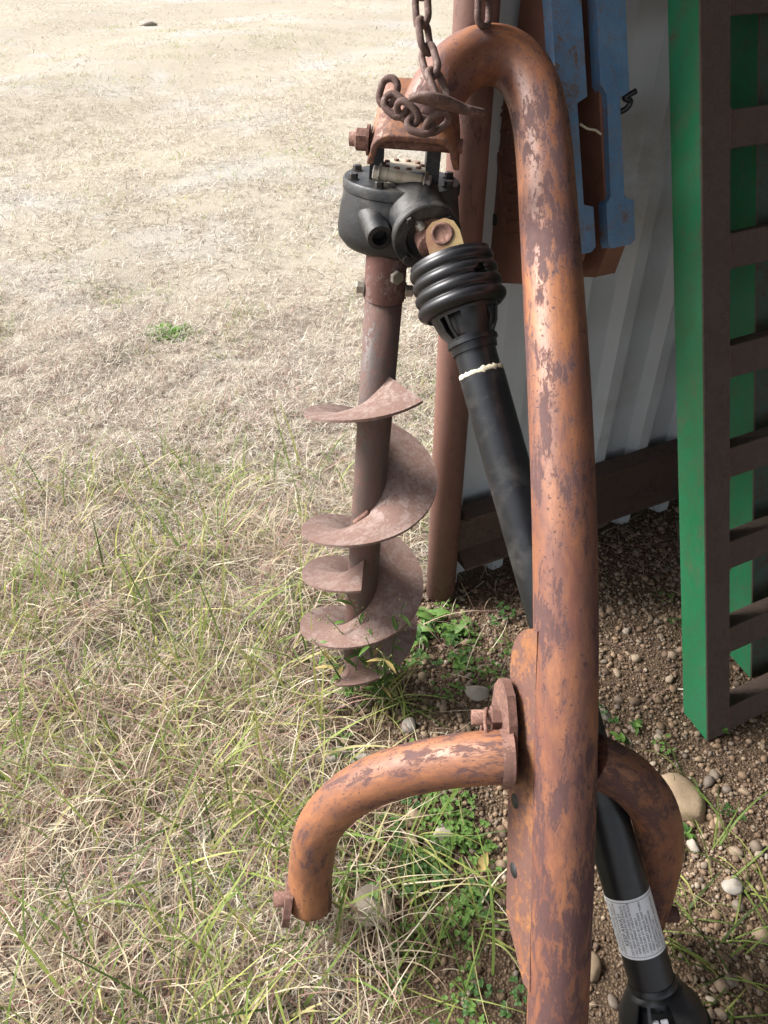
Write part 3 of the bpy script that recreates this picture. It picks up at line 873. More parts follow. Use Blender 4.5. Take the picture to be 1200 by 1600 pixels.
for sgn in (-1, 1):
    MB().hexbolt(AT - AD * 0.068 + aN * 0.034 * sgn, aN * sgn, 0.0105, 0.014, True).build('collar_bolt', 'zinc', acol)
def flight(phi0, phi1, zref, phref, pitch, r1, flare_top=True):
    """right-handed helicoid from phi0 (lower end) to phi1 (upper end), degrees seen from above"""
    mb = MB()
    n = int((phi1 - phi0) / 6)
    m_ = 7
    t = 0.0055
    vs_ = []
    for i in range(n + 1):
        ph = phi0 + (phi1 - phi0) * i / n
        a = R(ph)
        z = zref + (ph - phref) / 360 * pitch
        rad = aN * math.cos(a) + aB * math.sin(a)
        for lay in (0, 1):
            for j in range(m_):
                q = j / (m_ - 1)
                r = 0.030 + (r1 - 0.030) * q
                wob = 0.0015 * math.sin(a * 3.1 + 1.0) * q
                vs_.append(AB + AD * (z - AB.z + wob + t * (lay - 0.5)) + rad * r)
    fs_ = []
    S = 2 * m_
    for i in range(n):
        a, c = i * S, (i + 1) * S
        for j in range(m_ - 1):
            fs_.append((a + j, c + j, c + j + 1, a + j + 1))
            fs_.append((a + m_ + j, a + m_ + j + 1, c + m_ + j + 1, c + m_ + j))
        fs_.append((a + m_ - 1, c + m_ - 1, c + 2 * m_ - 1, a + 2 * m_ - 1))
    for i in (0, n):
        a = i * S
        for j in range(m_ - 1):
            fs_.append((a + j, a + j + 1, a + m_ + j + 1, a + m_ + j) if i == 0 else (a + m_ + j, a + m_ + j + 1, a + j + 1, a + j))
    mb.add(vs_, fs_, smooth=True)
    o = mb.build('flighting', 'flight', PHD)
    e_ = o.modifiers.new('split', 'EDGE_SPLIT'); e_.split_angle = R(45)
    return o
flight(-640, 305, 0.680, 180, 0.267, 0.132)
flight(-110, 268, 0.298, 180, 0.267, 0.130)
tipm = MB(); tipm.lathe(AB + AD * 0.06, -AD, [(0, 0.028), (0.03, 0.022), (0.07, 0.004)], 8, caps=(False, True)); tipm.build('pilot_point', 'rust', PHD)
wl = MB()
for i in range(9):
    a = R(-92 - i * 5); z = 0.680 + (-92 - i * 5 - 180) / 360 * 0.267 + 0.006
    wl.lathe(AB + AD * (z - AB.z) + (aN * math.cos(a) + aB * math.sin(a)) * 0.034, AD, [(0, 0.006), (0.004, 0.004), (0.006, 0)], 8)
wl.build('weld_bead', 'rust', apipe)

# ------------------------------------------------------------------ chains
def link_mesh(mb, c, axis, side, L=0.058, Wd=0.034, r=0.0052):
    """one welded oval link centred at c, long axis `axis`, flat across `side`"""
    axis = Vector(axis).normalized()
    side = (Vector(side) - axis * Vector(side).dot(axis)).normalized()
    hw, hl = Wd / 2 - r, L / 2 - r
    pts = []
    for a in np.linspace(0, math.pi, 9):
        pts.append(Vector(c) + side * hw * math.cos(a) + axis * (hl - hw + hw * math.sin(a)))
    for a in np.linspace(math.pi, 2 * math.pi, 9):
        pts.append(Vector(c) + side * hw * math.cos(a) + axis * (-(hl - hw) + hw * math.sin(a)))
    mb.tube(pts, r, 10, closed=True)

def chain_thing(name, path, label, phase=0, pitch=0.040, skipfirst=False):
    P = spline(path, 12)
    t = empty(name, path[-1], label, 'chain', 'chains holding up the boom')
    d, acc, k, prev = [0.0], 0.0, 0, P[0]
    for q in P[1:]:
        acc += (q - prev).length; d.append(acc); prev = q
    s = 0.0
    xs = np.array(d); arr = np.array([tuple(p) for p in P])
    rj = random.Random(5)
    while s + pitch <= acc + 0.01:
        a = Vector([np.interp(s - 0.0, xs, arr[:, i]) for i in range(3)])
        b_ = Vector([np.interp(min(acc, s + pitch), xs, arr[:, i]) for i in range(3)])
        ax = (b_ - a).normalized()
        ref = Vector((0.83, -0.5, 0.2)) if (k + phase) % 2 else Vector((0.5, 0.83, 0.1))
        ref = Matrix.Rotation(rj.uniform(-0.35, 0.35), 3, ax) @ ref
        mb = MB()
        link_mesh(mb, (a + b_) / 2, ax, ref)
        mb.build('link', 'chain', t)
        s += pitch; k += 1
    return t
c1 = chain_thing('hanging_chain', [(0.050, 1.40, 2.56), (0.050, 1.385, 1.9), (0.050, 1.375, 1.5), (0.051, 1.350, 1.37), (0.053, 1.320, 1.318), (0.058, 1.285, 1.275), (0.068, 1.250, 1.245), (0.082, 1.225, 1.218)],
                 'rusty chain hanging in front, running down to the flat hook', 0)
# grab hook, one flat tapering forging with a slot end
hk = MB()
hp_ = [(0.033, 1.186, 1.224), (0.048, 1.180, 1.226), (0.068, 1.178, 1.223), (0.09, 1.182, 1.217), (0.115, 1.190, 1.208), (0.14, 1.205, 1.202)]
hs = spline(hp_, 6)
nh = len(hs)
vs_, fs_ = [], []
for i, p in enumerate(hs):
    q = i / (nh - 1)
    wv = 0.004 + 0.027 * math.sin(math.pi * min(1, q * 1.25) ** 0.8) if q < 0.8 else 0.0095 + 0.006 * (1 - q)
    th = 0.005 + 0.005 * math.sin(math.pi * q)
    up, fo_ = Vector((0.05, 0.35, 0.93)), Vector((0.1, -0.93, 0.36))
    for k in range(10):
        a = 2 * math.pi * k / 10
        vs_.append(p + fo_ * wv * 0.9 * math.cos(a) + up * th * math.sin(a) * 0.85)
for i in range(nh - 1):
    for k in range(10):
        fs_.append((i * 10 + k, i * 10 + (k + 1) % 10, (i + 1) * 10 + (k + 1) % 10, (i + 1) * 10 + k))
fs_ += [tuple(range(9, -1, -1)), tuple((nh - 1) * 10 + k for k in range(10))]
hk.add(vs_, fs_, smooth=True).build('grab_hook', 'chain', c1)
# spare tail of links draped over the saddle
tail = [((0.006, 1.236, 1.222), (0.3, 0.3, 0.9), (0.85, -0.4, -0.2)), ((0.016, 1.220, 1.208), (0.7, -0.45, -0.45), (0.1, 0.5, 0.8)), ((0.033, 1.204, 1.202), (0.75, -0.3, -0.55), (0.5, -0.5, 0.7)),
        ((0.050, 1.194, 1.188), (0.93, -0.25, -0.2), (0.0, 0.75, 0.65)), ((0.074, 1.192, 1.192), (0.8, 0.05, 0.55), (-0.4, -0.5, 0.75))]
for c, ax, sd in tail:
    mb = MB(); link_mesh(mb, c, ax, sd, L=0.046, Wd=0.034); mb.build('link', 'chain', c1)
chain_thing('hanging_chain', [(0.148, 1.42, 2.56), (0.148, 1.415, 1.9), (0.148, 1.408, 1.5), (0.147, 1.40, 1.39), (0.147, 1.385, 1.335), (0.147, 1.368, 1.292)], 'rusty chain behind, ending on top of the bent pipe by the post', 1)
wr = MB()                                              # turn of chain wire lying under the boom end
# ------------------------------------------------------------------ stones one can pick out
def rock_mesh(seed, flat=0.6, sub=3, rough=0.18):
    import bmesh
    bm = bmesh.new()
    bmesh.ops.create_icosphere(bm, subdivisions=sub, radius=1.0)
    r_ = random.Random(seed)
    ds_ = [(Vector((r_.gauss(0, 1), r_.gauss(0, 1), r_.gauss(0, 1))).normalized(), r_.uniform(0.5, 0.9)) for _ in range(11)]
    for v_ in bm.verts:
        p = v_.co.normalized()
        k = 1.0
        for dv, h in ds_:
            t = p.dot(dv)
            if t > h: k = min(k, h / t * 0.85 + 0.15)
        k *= 1 + rough * 0.3 * math.sin(3.1 * p.x + seed) * math.sin(2.7 * p.y + 1.3 * seed) * math.cos(3.3 * p.z)
        v_.co = Vector((p.x * k, p.y * k * 0.8, p.z * k * flat))
    vs_ = [tuple(v_.co) for v_ in bm.verts]
    fs_ = [tuple(q.index for q in f.verts) for f in bm.faces]
    bm.free()
    return vs_, fs_

def stone_mat(name, c1, c2):
    return plain(name, c1, c2, 0.85, 0, 25, 0.6, (0.16, 0.11, 0.075), 0.6)
M['stone_tan'] = stone_mat('tan_limestone', (0.33, 0.25, 0.165), (0.26, 0.185, 0.115))
M['stone_grey'] = stone_mat('grey_stone', (0.34, 0.31, 0.27), (0.26, 0.23, 0.19))
M['stone_white'] = stone_mat('pale_stone', (0.34, 0.30, 0.25), (0.27, 0.235, 0.19))
stones = [((0.602, 0.880), 0.066, -55, 'stone_tan', 'big tan stone lying right of the bow yoke', 0.42), ((0.213, 1.150), 0.036, 10, 'stone_white', 'pale flat stone left of the pipe, above the pivot bolt', 0.45),
          ((-0.033, 0.953), 0.040, -20, 'stone_grey', 'flat grey stone half sunk in straw left of the bow yoke', 0.3), ((-0.10, 0.985), 0.026, 30, 'stone_grey', 'small grey stone in straw beyond the bow yoke', 0.4),
          ((0.556, 0.782), 0.030, 15, 'stone_tan', 'brown stone just below the big tan stone', 0.55), ((0.640, 0.705), 0.026, 60, 'stone_grey', 'flat grey stone at the right edge beside grass blades', 0.4),
          ((0.484, 1.085), 0.020, 0, 'stone_white', 'small white pebble touching the right side of the pipe', 0.7), ((0.056, 1.056), 0.024, 70, 'stone_grey', 'grey stone on the gravel between auger and pivot bolt', 0.5),
          ((0.115, 0.81), 0.034, 25, 'stone_white', 'pale stone in clover under the bow yoke', 0.5), ((0.012, 0.615), 0.015, 0, 'stone_tan', 'orange-tan pebble right of the yoke foot near the bottom', 0.7),
          ((0.352, 0.575), 0.030, 80, 'stone_tan', 'tan stone between pipe and drive shaft below the sticker', 0.5), ((0.06, 0.84), 0.026, 45, 'stone_tan', 'tan stone in clover close under the yoke bend', 0.5),
          ((0.66, 0.62), 0.020, 20, 'stone_tan', 'round tan pebble at lower right by the soil patch', 0.75), ((0.595, 0.785), 0.017, 100, 'stone_white', 'white knobbly pebble beside the brown stone', 0.7)]
for i, ((sx, sy), sr, rot, mt, lb_, fl) in enumerate(stones):
    vs0, fs0 = rock_mesh(20 + i * 3, fl, 3, 0.25)
    z0 = float(gh(np.array(sx), np.array(sy)))
    c_, s_ = math.cos(R(rot)), math.sin(R(rot))
    mb = MB().add([(sx + sr * (c_ * p[0] - s_ * p[1]), sy + sr * (s_ * p[0] + c_ * p[1]), z0 + sr * (p[2] + fl * 0.45)) for p in vs0], fs0, smooth=True)
    tag(mb.build('stone', mt, loc=(sx, sy, z0)), lb_, 'stone', 'stones on the ground')

# ------------------------------------------------------------------ dead leaves, weeds
def leaf_material(name, c1, c2, trans=0.3):
    m, nt, b, out = new_mat(name)
    v = coords(nt)
    col = mixc(nt, noise(nt, v, 120, 4, 0.6), c1, c2)
    oi = nd(nt, 'ShaderNodeObjectInfo')
    col = mixc(nt, math_n(nt, 'MULTIPLY', oi.outputs['Random'], 0.35), col, tuple(min(1, 1.5 * c) for c in c1))
    nt.links.new(col, b.inputs['Base Color'])
    b.inputs['Roughness'].default_value = 0.55
    b.inputs['Specular IOR Level'].default_value = 0.3
    tr = nd(nt, 'ShaderNodeBsdfTranslucent')
    nt.links.new(col, tr.inputs['Color'])
    mx = nd(nt, 'ShaderNodeMixShader'); mx.inputs[0].default_value = trans
    nt.links.new(b.outputs[0], mx.inputs[1]); nt.links.new(tr.outputs[0], mx.inputs[2])
    nt.links.new(mx.outputs[0], out.inputs[0])
    return m
M['weed'] = leaf_material('weed_leaf', (0.095, 0.185, 0.040), (0.14, 0.24, 0.06), 0.3)
M['weed_dark'] = leaf_material('weed_leaf_dark', (0.045, 0.10, 0.028), (0.065, 0.13, 0.035), 0.25)
M['dead_leaf'] = leaf_material('dead_leaf', (0.30, 0.225, 0.16), (0.22, 0.155, 0.105), 0.15)
M['grey_leaf'] = leaf_material('grey_dead_leaf', (0.30, 0.255, 0.205), (0.22, 0.18, 0.14), 0.15)
M['yellow_leaf'] = leaf_material('yellow_dead_leaf', (0.40, 0.31, 0.12), (0.33, 0.24, 0.09), 0.3)
M['seed'] = leaf_material('seed_head', (0.20, 0.24, 0.09), (0.26, 0.26, 0.12), 0.2)

def leaf_blade(mb, base, az, L, W, up, curl, tw=0.0, nseg=6, shape=1.0):
    d = Vector((math.cos(az), math.sin(az), 0))
    s = Vector((-math.sin(az), math.cos(az), 0))
    vs_ = []
    for i in range(nseg + 1):
        q = i / nseg
        el = up - curl * q
        if i == 0: p = Vector(base)
        else: p = p + (d * math.cos(el) + Z * math.sin(el)) * (L / nseg)
        w = W * (math.sin(math.pi * (0.06 + 0.94 * q) ** shape)) * 0.5
        side = (s * math.cos(tw * q) + Z * math.sin(tw * q))
        nrm = Vector((-d.x * math.sin(el), -d.y * math.sin(el), math.cos(el)))
        vs_ += [p - side * w + nrm * w * 0.25, p - nrm * w * 0.05, p + side * w + nrm * w * 0.25]
    fs_ = []
    for i in range(nseg):
        a = 3 * i
        fs_ += [(a, a + 1, a + 4, a + 3), (a + 1, a + 2, a + 5, a + 4)]
    mb.add(vs_, fs_, smooth=True)

def gz(x, y): return float(gh(np.array(x), np.array(y)))

for (x, y, az, L, W, up, cu, tw, mt, lb_) in (
        (-0.055, 0.655, 0.2, 0.085, 0.070, 0.55, 1.2, 0.5, 'grey_leaf', 'large curled grey dead leaf right of the yoke foot'),
        (0.60, 1.735, 0.9, 0.13, 0.060, 0.35, -0.6, 0.9, 'dead_leaf', 'long curled brown dead leaf on dark soil under the girt'),
        (0.180, 0.735, 1.1, 0.038, 0.020, 0.8, 0.7, 0.4, 'yellow_leaf', 'small yellow leaf standing in clover beside the pipe'),
        (0.03, 0.80, -0.6, 0.045, 0.03, 0.3, 0.6, 0.3, 'dead_leaf', 'small brown dead leaf in clover under the bow yoke')):
    mb = MB()
    leaf_blade(mb, (x, y, gz(x, y) + 0.012), az, L, W, up, cu, tw, 10, 0.8)
    tag(mb.build('dead_leaf', mt, loc=(x, y, gz(x, y))), lb_, 'leaf')

tw_ = MB().tube(spline([(-0.23, 2.09, gz(-0.23, 2.09) + 0.014), (-0.19, 2.10, gz(-0.19, 2.10) + 0.020), (-0.15, 2.10, gz(-0.15, 2.1) + 0.014)], 5), 0.005, 8).build('twig', 'brown_steel', loc=(-0.19, 2.1, gz(-0.19, 2.1)))
tag(tw_, 'short dark twig lying in the turf left of the upper auger flight', 'twig')
vs0, fs0 = rock_mesh(5, 0.55, 3, 0.3)
cz_ = gz(-3.1, 12.1)
tag(MB().add([(-3.1 + 0.15 * p[0], 12.1 + 0.10 * p[1], cz_ + 0.02 + 0.09 * p[2]) for p in vs0], fs0, smooth=True).build('field_clod', 'stone_white', loc=(-3.1, 12.1, cz_)), 'pale clod lying far off in the field, top left', 'clod')

def rosette(x, y, n, L, W, mt, label, seed, lift=0.7):
    r_ = random.Random(seed)
    z = gz(x, y)
    t = empty('broadleaf_weed', (x, y, z), label, 'weed', 'broadleaf weeds on the gravel')
    st_ = MB().tube([(x, y, z - 0.01), (x + 0.001, y, z + L * 0.25)], 0.0016, 6); st_.build('stem', 'weed_dark', t)
    for k in range(n):
        mb = MB()
        leaf_blade(mb, (x + r_.uniform(-1, 1) * L * 0.25, y + r_.uniform(-1, 1) * L * 0.25, z + r_.uniform(0.0, 0.5) * L), k * 2.4 + r_.uniform(-0.4, 0.4), L * r_.uniform(0.6, 1.1), W * r_.uniform(0.8, 1.2), lift * r_.uniform(0.4, 1.3), r_.uniform(0.5, 1.3), r_.uniform(-0.4, 0.4), 5, 0.7)
        mb.build('leaf', 'weed' if r_.random() < 0.65 else 'weed_dark', t)
rosette(0.115, 1.385, 16, 0.055, 0.024, 'weed', 'bright green leafy weed at the foot of the round post', 1)
rosette(0.170, 1.345, 14, 0.045, 0.022, 'weed', 'green leafy weed on gravel right of the round post', 2)
rosette(0.08, 1.325, 12, 0.050, 0.020, 'weed', 'green leafy weed between auger tip and post', 3)
rosette(0.185, 1.240, 12, 0.035, 0.018, 'weed', 'low green weed on gravel midway between post and yoke', 4, 0.5)
rosette(0.545, 1.055, 8, 0.026, 0.010, 'weed', 'tiny green seedling on gravel right of the pipe', 5)
rosette(0.505, 1.02, 7, 0.028, 0.012, 'weed', 'small green seedling just above the right yoke bend', 6)
rosette(0.585, 0.815, 8, 0.030, 0.011, 'weed', 'green seedling at the foot of the big tan stone', 7)
rosette(-0.075, 1.315, 10, 0.05, 0.020, 'weed_dark', 'dark green weed under the lowest auger flight', 8)

def stalk_plant(x, y, label, seed, nst=5, H=0.26):
    r_ = random.Random(seed)
    z = gz(x, y)
    t = empty('seed_stalk_weed', (x, y, z), label, 'weed')
    for k in range(nst):
        az = r_.uniform(0, 6.28); ln = H * r_.uniform(0.7, 1.15); lean = r_.uniform(0.1, 0.5)
        p = [Vector((x, y, z))]
        for i in range(5):
            p.append(p[-1] + (Vector((math.cos(az), math.sin(az), 0)) * math.sin(lean * (0.6 + i * 0.2)) + Z * math.cos(lean * (0.6 + i * 0.2))) * ln / 5)
        ss = spline(p, 4)
        so_ = MB().tube(ss, list(np.linspace(0.0016, 0.0007, len(ss))), 6).build('stem', 'weed_dark', t)
        for i in range(3, len(ss), 3):
            mb = MB()
            leaf_blade(mb, ss[i], r_.uniform(0, 6.28), r_.uniform(0.025, 0.05), 0.009, r_.uniform(0.2, 0.9), 0.8, 0, 4, 0.8)
            mb.build('leaf', 'weed' if r_.random() < 0.85 else 'yellow_leaf', so_)
        for i in range(len(ss) - 9, len(ss), 1):
            d_ = Vector((r_.uniform(-1, 1), r_.uniform(-1, 1), r_.uniform(-0.1, 0.8))).normalized()
            q = ss[i] + d_ * r_.uniform(0.008, 0.02)
            mb = MB(); mb.tube([ss[i], q], 0.0005, 4)
            mb.lathe(q, d_, [(0, 0.0), (0.001, 0.0018), (0.003, 0.0022), (0.005, 0.0)], 6)
            mb.build('seed_head', 'seed', so_)
    return t
stalk_plant(0.0, 1.12, 'thin seeding weed with small yellow leaves in front of the auger', 11, 7, 0.30)
stalk_plant(-0.075, 1.12, 'sparse seeding weed stalk left of the auger tip', 12, 3, 0.22)

# ------------------------------------------------------------------ scattered ground cover (real geometry, instanced)
def scatter(name, protos, P, rot, scl, idx, label, cat):
    pc_ = bpy.data.collections.new(name + '_kinds')
    for i, o in enumerate(protos):
        o.name = name + '_kind_%02d' % i
        pc_.objects.link(o)
    me = bpy.data.meshes.new(name)
    me.from_pydata(P.tolist(), [], [])
    for nm, tp_, key, data in (('rot', 'FLOAT_VECTOR', 'vector', rot), ('scl', 'FLOAT', 'value', scl), ('idx', 'INT', 'value', idx)):
        a = me.attributes.new(nm, tp_, 'POINT')
        a.data.foreach_set(key, np.ascontiguousarray(data, dtype=np.int32 if tp_ == 'INT' else np.float32).ravel())
    o = bpy.data.objects.new(name, me)
    COL.objects.link(o)
    g = bpy.data.node_groups.new(name + '_nodes', 'GeometryNodeTree')
    g.interface.new_socket('Geometry', in_out='INPUT', socket_type='NodeSocketGeometry')
    g.interface.new_socket('Geometry', in_out='OUTPUT', socket_type='NodeSocketGeometry')
    gi, go = g.nodes.new('NodeGroupInput'), g.nodes.new('NodeGroupOutput')
    ci = g.nodes.new('GeometryNodeCollectionInfo')
    ci.inputs['Collection'].default_value = pc_
    ci.inputs['Separate Children'].default_value = True
    ci.inputs['Reset Children'].default_value = True
    ip = g.nodes.new('GeometryNodeInstanceOnPoints')
    ip.inputs['Pick Instance'].default_value = True
    def attr(nm, dt):
        a = g.nodes.new('GeometryNodeInputNamedAttribute'); a.data_type = dt
        a.inputs['Name'].default_value = nm
        return a.outputs['Attribute']
    g.links.new(gi.outputs[0], ip.inputs['Points'])
    g.links.new(ci.outputs[0], ip.inputs['Instance'])
    g.links.new(attr('idx', 'INT'), ip.inputs['Instance Index'])
    g.links.new(attr('rot', 'FLOAT_VECTOR'), ip.inputs['Rotation'])
    g.links.new(attr('scl', 'FLOAT'), ip.inputs['Scale'])
    g.links.new(ip.outputs[0], go.inputs[0])
    md = o.modifiers.new('scatter', 'NODES'); md.node_group = g
    return tag(o, label, cat, kind='stuff')

def grass_material(name, trans=0.35):
    m, nt, b, out = new_mat(name)
    a = nd(nt, 'ShaderNodeAttribute', attribute_name='blade_colour')
    nt.links.new(a.outputs['Color'], b.inputs['Base Color'])
    b.inputs['Roughness'].default_value = 0.6
    b.inputs['Specular IOR Level'].default_value = 0.25
    tr = nd(nt, 'ShaderNodeBsdfTranslucent')
    nt.links.new(a.outputs['Color'], tr.inputs['Color'])
    mx = nd(nt, 'ShaderNodeMixShader'); mx.inputs[0].default_value = trans
    nt.links.new(b.outputs[0], mx.inputs[1]); nt.links.new(tr.outputs[0], mx.inputs[2])
    nt.links.new(mx.outputs[0], out.inputs[0])
    return m
M['straw'] = grass_material('dry_straw', 0.3)
M['green_grass'] = grass_material('green_grass', 0.4)

PAL_DRY = np.array([(0.70, 0.65, 0.555), (0.60, 0.54, 0.44), (0.50, 0.435, 0.335), (0.42, 0.345, 0.265), (0.37, 0.285, 0.24), (0.25, 0.185, 0.15), (0.14, 0.105, 0.085)])
PAL_GREEN = np.array([(0.08, 0.13, 0.035), (0.13, 0.20, 0.045), (0.19, 0.27, 0.065), (0.27, 0.33, 0.09), (0.37, 0.39, 0.12), (0.47, 0.43, 0.20)])
PAL_PINK = np.array([(0.34, 0.20, 0.17), (0.27, 0.15, 0.125), (0.42, 0.28, 0.23), (0.20, 0.12, 0.10)])
def pick(pal, n, w):
    c = pal[rng.choice(len(pal), n, p=np.array(w) / sum(w))]
    return np.clip(c * rng.uniform(0.85, 1.15, (n, 1)), 0, 0.85)

def blades(name, x, y, L, W, el, curl, turn, colour, nseg, mat, label, cat, az=None, lift=0.0):
    """one mesh of separate bent, tapering grass blades rooted at x, y"""
    n = len(x)
    az = rng.uniform(0, 6.283, n) if az is None else az
    px, py = x.copy(), y.copy()
    g0 = gh(x, y)
    pz = g0 + rng.uniform(0, 1, n) * lift
    V = np.zeros((n, nseg + 1, 2, 3), dtype=np.float32)
    for i in range(nseg + 1):
        q = i / nseg
        aa = az + turn * q
        if i:
            e_ = el - curl * (q - 0.5 / nseg)
            px = px + np.cos(aa) * np.cos(e_) * L / nseg
            py = py + np.sin(aa) * np.cos(e_) * L / nseg
            pz = np.maximum(pz + np.sin(e_) * L / nseg, g0 + 0.001 + 0.004 * rng.random(n))
        w = W * 0.5 * (1 - 0.9 * q * q)
        tz = rng.uniform(-0.5, 0.5, n)
        for k, sg in ((0, -1), (1, 1)):
            V[:, i, k, 0] = px - sg * np.sin(aa) * w
            V[:, i, k, 1] = py + sg * np.cos(aa) * w
            V[:, i, k, 2] = pz + sg * tz * w
    S = 2 * (nseg + 1)
    q0 = np.array([[2 * i, 2 * i + 1, 2 * i + 3, 2 * i + 2] for i in range(nseg)])
    F = (np.arange(n)[:, None, None] * S + q0[None]).reshape(-1).astype(np.int32)
    me = bpy.data.meshes.new(name)
    me.vertices.add(n * S); me.vertices.foreach_set('co', V.ravel())
    me.loops.add(len(F)); me.loops.foreach_set('vertex_index', F)
    nf = n * nseg
    me.polygons.add(nf)
    me.polygons.foreach_set('loop_start', np.arange(0, nf * 4, 4, dtype=np.int32))
    me.polygons.foreach_set('use_smooth', np.ones(nf, dtype=bool))
    me.materials.append(M[mat])
    c = np.ones((n, S, 4), dtype=np.float32)
    c[:, :, :3] = np.asarray(colour)[:, None, :]
    at = me.attributes.new('blade_colour', 'FLOAT_COLOR', 'POINT')
    at.data.foreach_set('color', c.ravel())
    me.update(calc_edges=True)
    o = bpy.data.objects.new(name, me)
    COL.objects.link(o)
    return tag(o, label, cat, kind='stuff')

def vnoise(x, y, f, seed):
    """cheap smooth value noise 0..1"""
    g_ = np.random.default_rng(seed).random((64, 64))
    u, w = x * f, y * f
    iu, iw = np.floor(u).astype(int), np.floor(w).astype(int)
    fu, fw = u - iu, w - iw
    fu, fw = fu * fu * (3 - 2 * fu), fw * fw * (3 - 2 * fw)
    A = g_[iu % 64, iw % 64]; B_ = g_[(iu + 1) % 64, iw % 64]; C_ = g_[iu % 64, (iw + 1) % 64]; D_ = g_[(iu + 1) % 64, (iw + 1) % 64]
    return (A * (1 - fu) + B_ * fu) * (1 - fw) + (C_ * (1 - fu) + D_ * fu) * fw

def sample(n, x0, x1, y0, y1, dens):
    x = rng.uniform(x0, x1, n); y = rng.uniform(y0, y1, n)
    k = rng.random(n) < dens(x, y)
    return x[k], y[k]

def wall_side(x, y):
    """distance in front of the shed wall (negative behind it)"""
    return -((x - WO.x) * WN.x + (y - WO.y) * WN.y)

def inshed(x, y):
    u = (x - WO.x) * WU.x + (y - WO.y) * WU.y
    return u > -0.12

def put(name, protos, x, y, smin, smax, tilt, label, cat, dz=0.0, prob=None):
    n = len(x)
    P = np.stack([x, y, gh(x, y) + dz], 1)
    rot = np.stack([rng.uniform(-tilt, tilt, n), rng.uniform(-tilt, tilt, n), rng.uniform(0, 6.283, n)], 1)
    scl = rng.uniform(smin, smax, n)
    idx = rng.choice(len(protos), n, p=prob)
    return scatter(name, protos, P, rot, scl, idx, label, cat)

# --- turf on the pasture, in three belts of distance
def shed_floor(x, y):
    return inshed(x, y) & (wall_side(x, y) > -0.06)
def reach(x, y, m=0.6):
    """the part of the field in front of the shed that can be seen from here or a step aside"""
    return (np.abs(x) < 0.56 * y + m)
def turf_w(x, y):
    e = gravel_edge(y)
    w = np.clip((e - x) / 0.16 + 0.5 + 0.6 * (vnoise(x, y, 9, 3) - 0.5), 0.0, 1)
    w = np.where(y > 1.62, 1.0, w)
    return np.where(shed_floor(x, y) & (x > gravel_edge(y) - 0.05), np.where(y > 1.62, 0, w), w)
def bare(x, y):
    """thin, dusty places in the field"""
    d = vnoise(x, y * 1.4, 1.1, 5) * 0.55 + vnoise(x, y, 2.9, 6) * 0.45
    band = np.exp(-((y - 4.3 - 0.25 * x) / 1.1) ** 2)
    return np.clip((d - 0.5) * 3.5, 0, 1) * np.clip(0.25 + band, 0, 1)
def greenness(x, y):
    g_ = vnoise(x, y, 1.7, 8) * 0.45 + vnoise(x, y, 5.0, 9) * 0.55
    belt = np.exp(-((y - 1.95) / 0.5) ** 2) * 0.55 + np.exp(-((y - 6.2 - 0.3 * x) / 0.45) ** 2) * 0.45 + np.exp(-((y - 3.4 + 0.1 * x) / 0.4) ** 2) * 0.15
    return np.clip((g_ - 0.52) * 2.2 + belt, 0, 1)
def clumped(x, y, f, seed, k=2.0):
    return np.clip(0.10 + k * (0.6 * vnoise(x, y, f, seed) + 0.4 * vnoise(x, y, f * 2.7, seed + 100) - 0.28), 0.04, 1)
U_ = rng.uniform

x, y = sample(640000, -2.6, 1.0, 0.15, 3.7, lambda x, y: reach(x, y) * turf_w(x, y) * (1 - 0.6 * bare(x, y)) * clumped(x, y, 16, 50) * 0.72 * np.clip((3.7 - y) / 1.2, 0, 1))
n = len(x)
dark = vnoise(x, y, 6, 51)
col = pick(PAL_DRY, n, (3.4, 3.2, 2.6, 1.6, 1.2, 0.8, 0.5)) * 0.93; pk = rng.random(n) < 0.13
col[pk] = pick(PAL_PINK, pk.sum(), (2, 1, 2, 0.7))
blades('dry_turf', x, y, U_(0.02, 0.07, n), U_(0.0012, 0.0026, n), U_(0.1, 1.2, n), U_(0.3, 2.4, n), U_(-1.6, 1.6, n), col, 3, 'straw', 'short dry tan turf nearest the shed', 'grass', lift=0.012)
x, y = sample(300000, -5.6, 3.6, 2.3, 8.6, lambda x, y: np.clip((y - 2.3) / 1.2, 0, 1) * np.clip((8.6 - y) / 1.2, 0.2, 1) * reach(x, y, 0.5) * ~shed_floor(x, y) * (1 - 0.8 * bare(x, y)) * clumped(x, y, 7, 52))
n = len(x); col = pick(PAL_DRY, n, (2.8, 3, 2.6, 1.8, 1.3, 0.9, 0.5)) * 0.90
blades('dry_field_grass', x, y, U_(0.02, 0.06, n), U_(0.002, 0.0045, n), U_(0.1, 1.1, n), U_(0.2, 1.8, n), U_(-1.2, 1.2, n), col, 2, 'straw', 'short dry grass of the open field', 'grass', lift=0.008)
x, y = sample(190000, -13, 10, 7.2, 24, lambda x, y: np.clip((y - 7.0) / 1.5, 0, 1) * reach(x, y, 0.5) * (1 - 0.5 * bare(x, y)) * clumped(x, y, 3, 53))
n = len(x); col = pick(PAL_DRY, n, (2.8, 3, 2.4, 1.4, 1, 0.6, 0.3)) * 0.90
blades('far_field_grass', x, y, U_(0.02, 0.065, n), U_(0.005, 0.011, n), U_(0.1, 1.0, n), U_(0.2, 1.4, n), U_(-1, 1, n), col, 1, 'straw', 'pale dry grass far across the field', 'grass', lift=0.006)

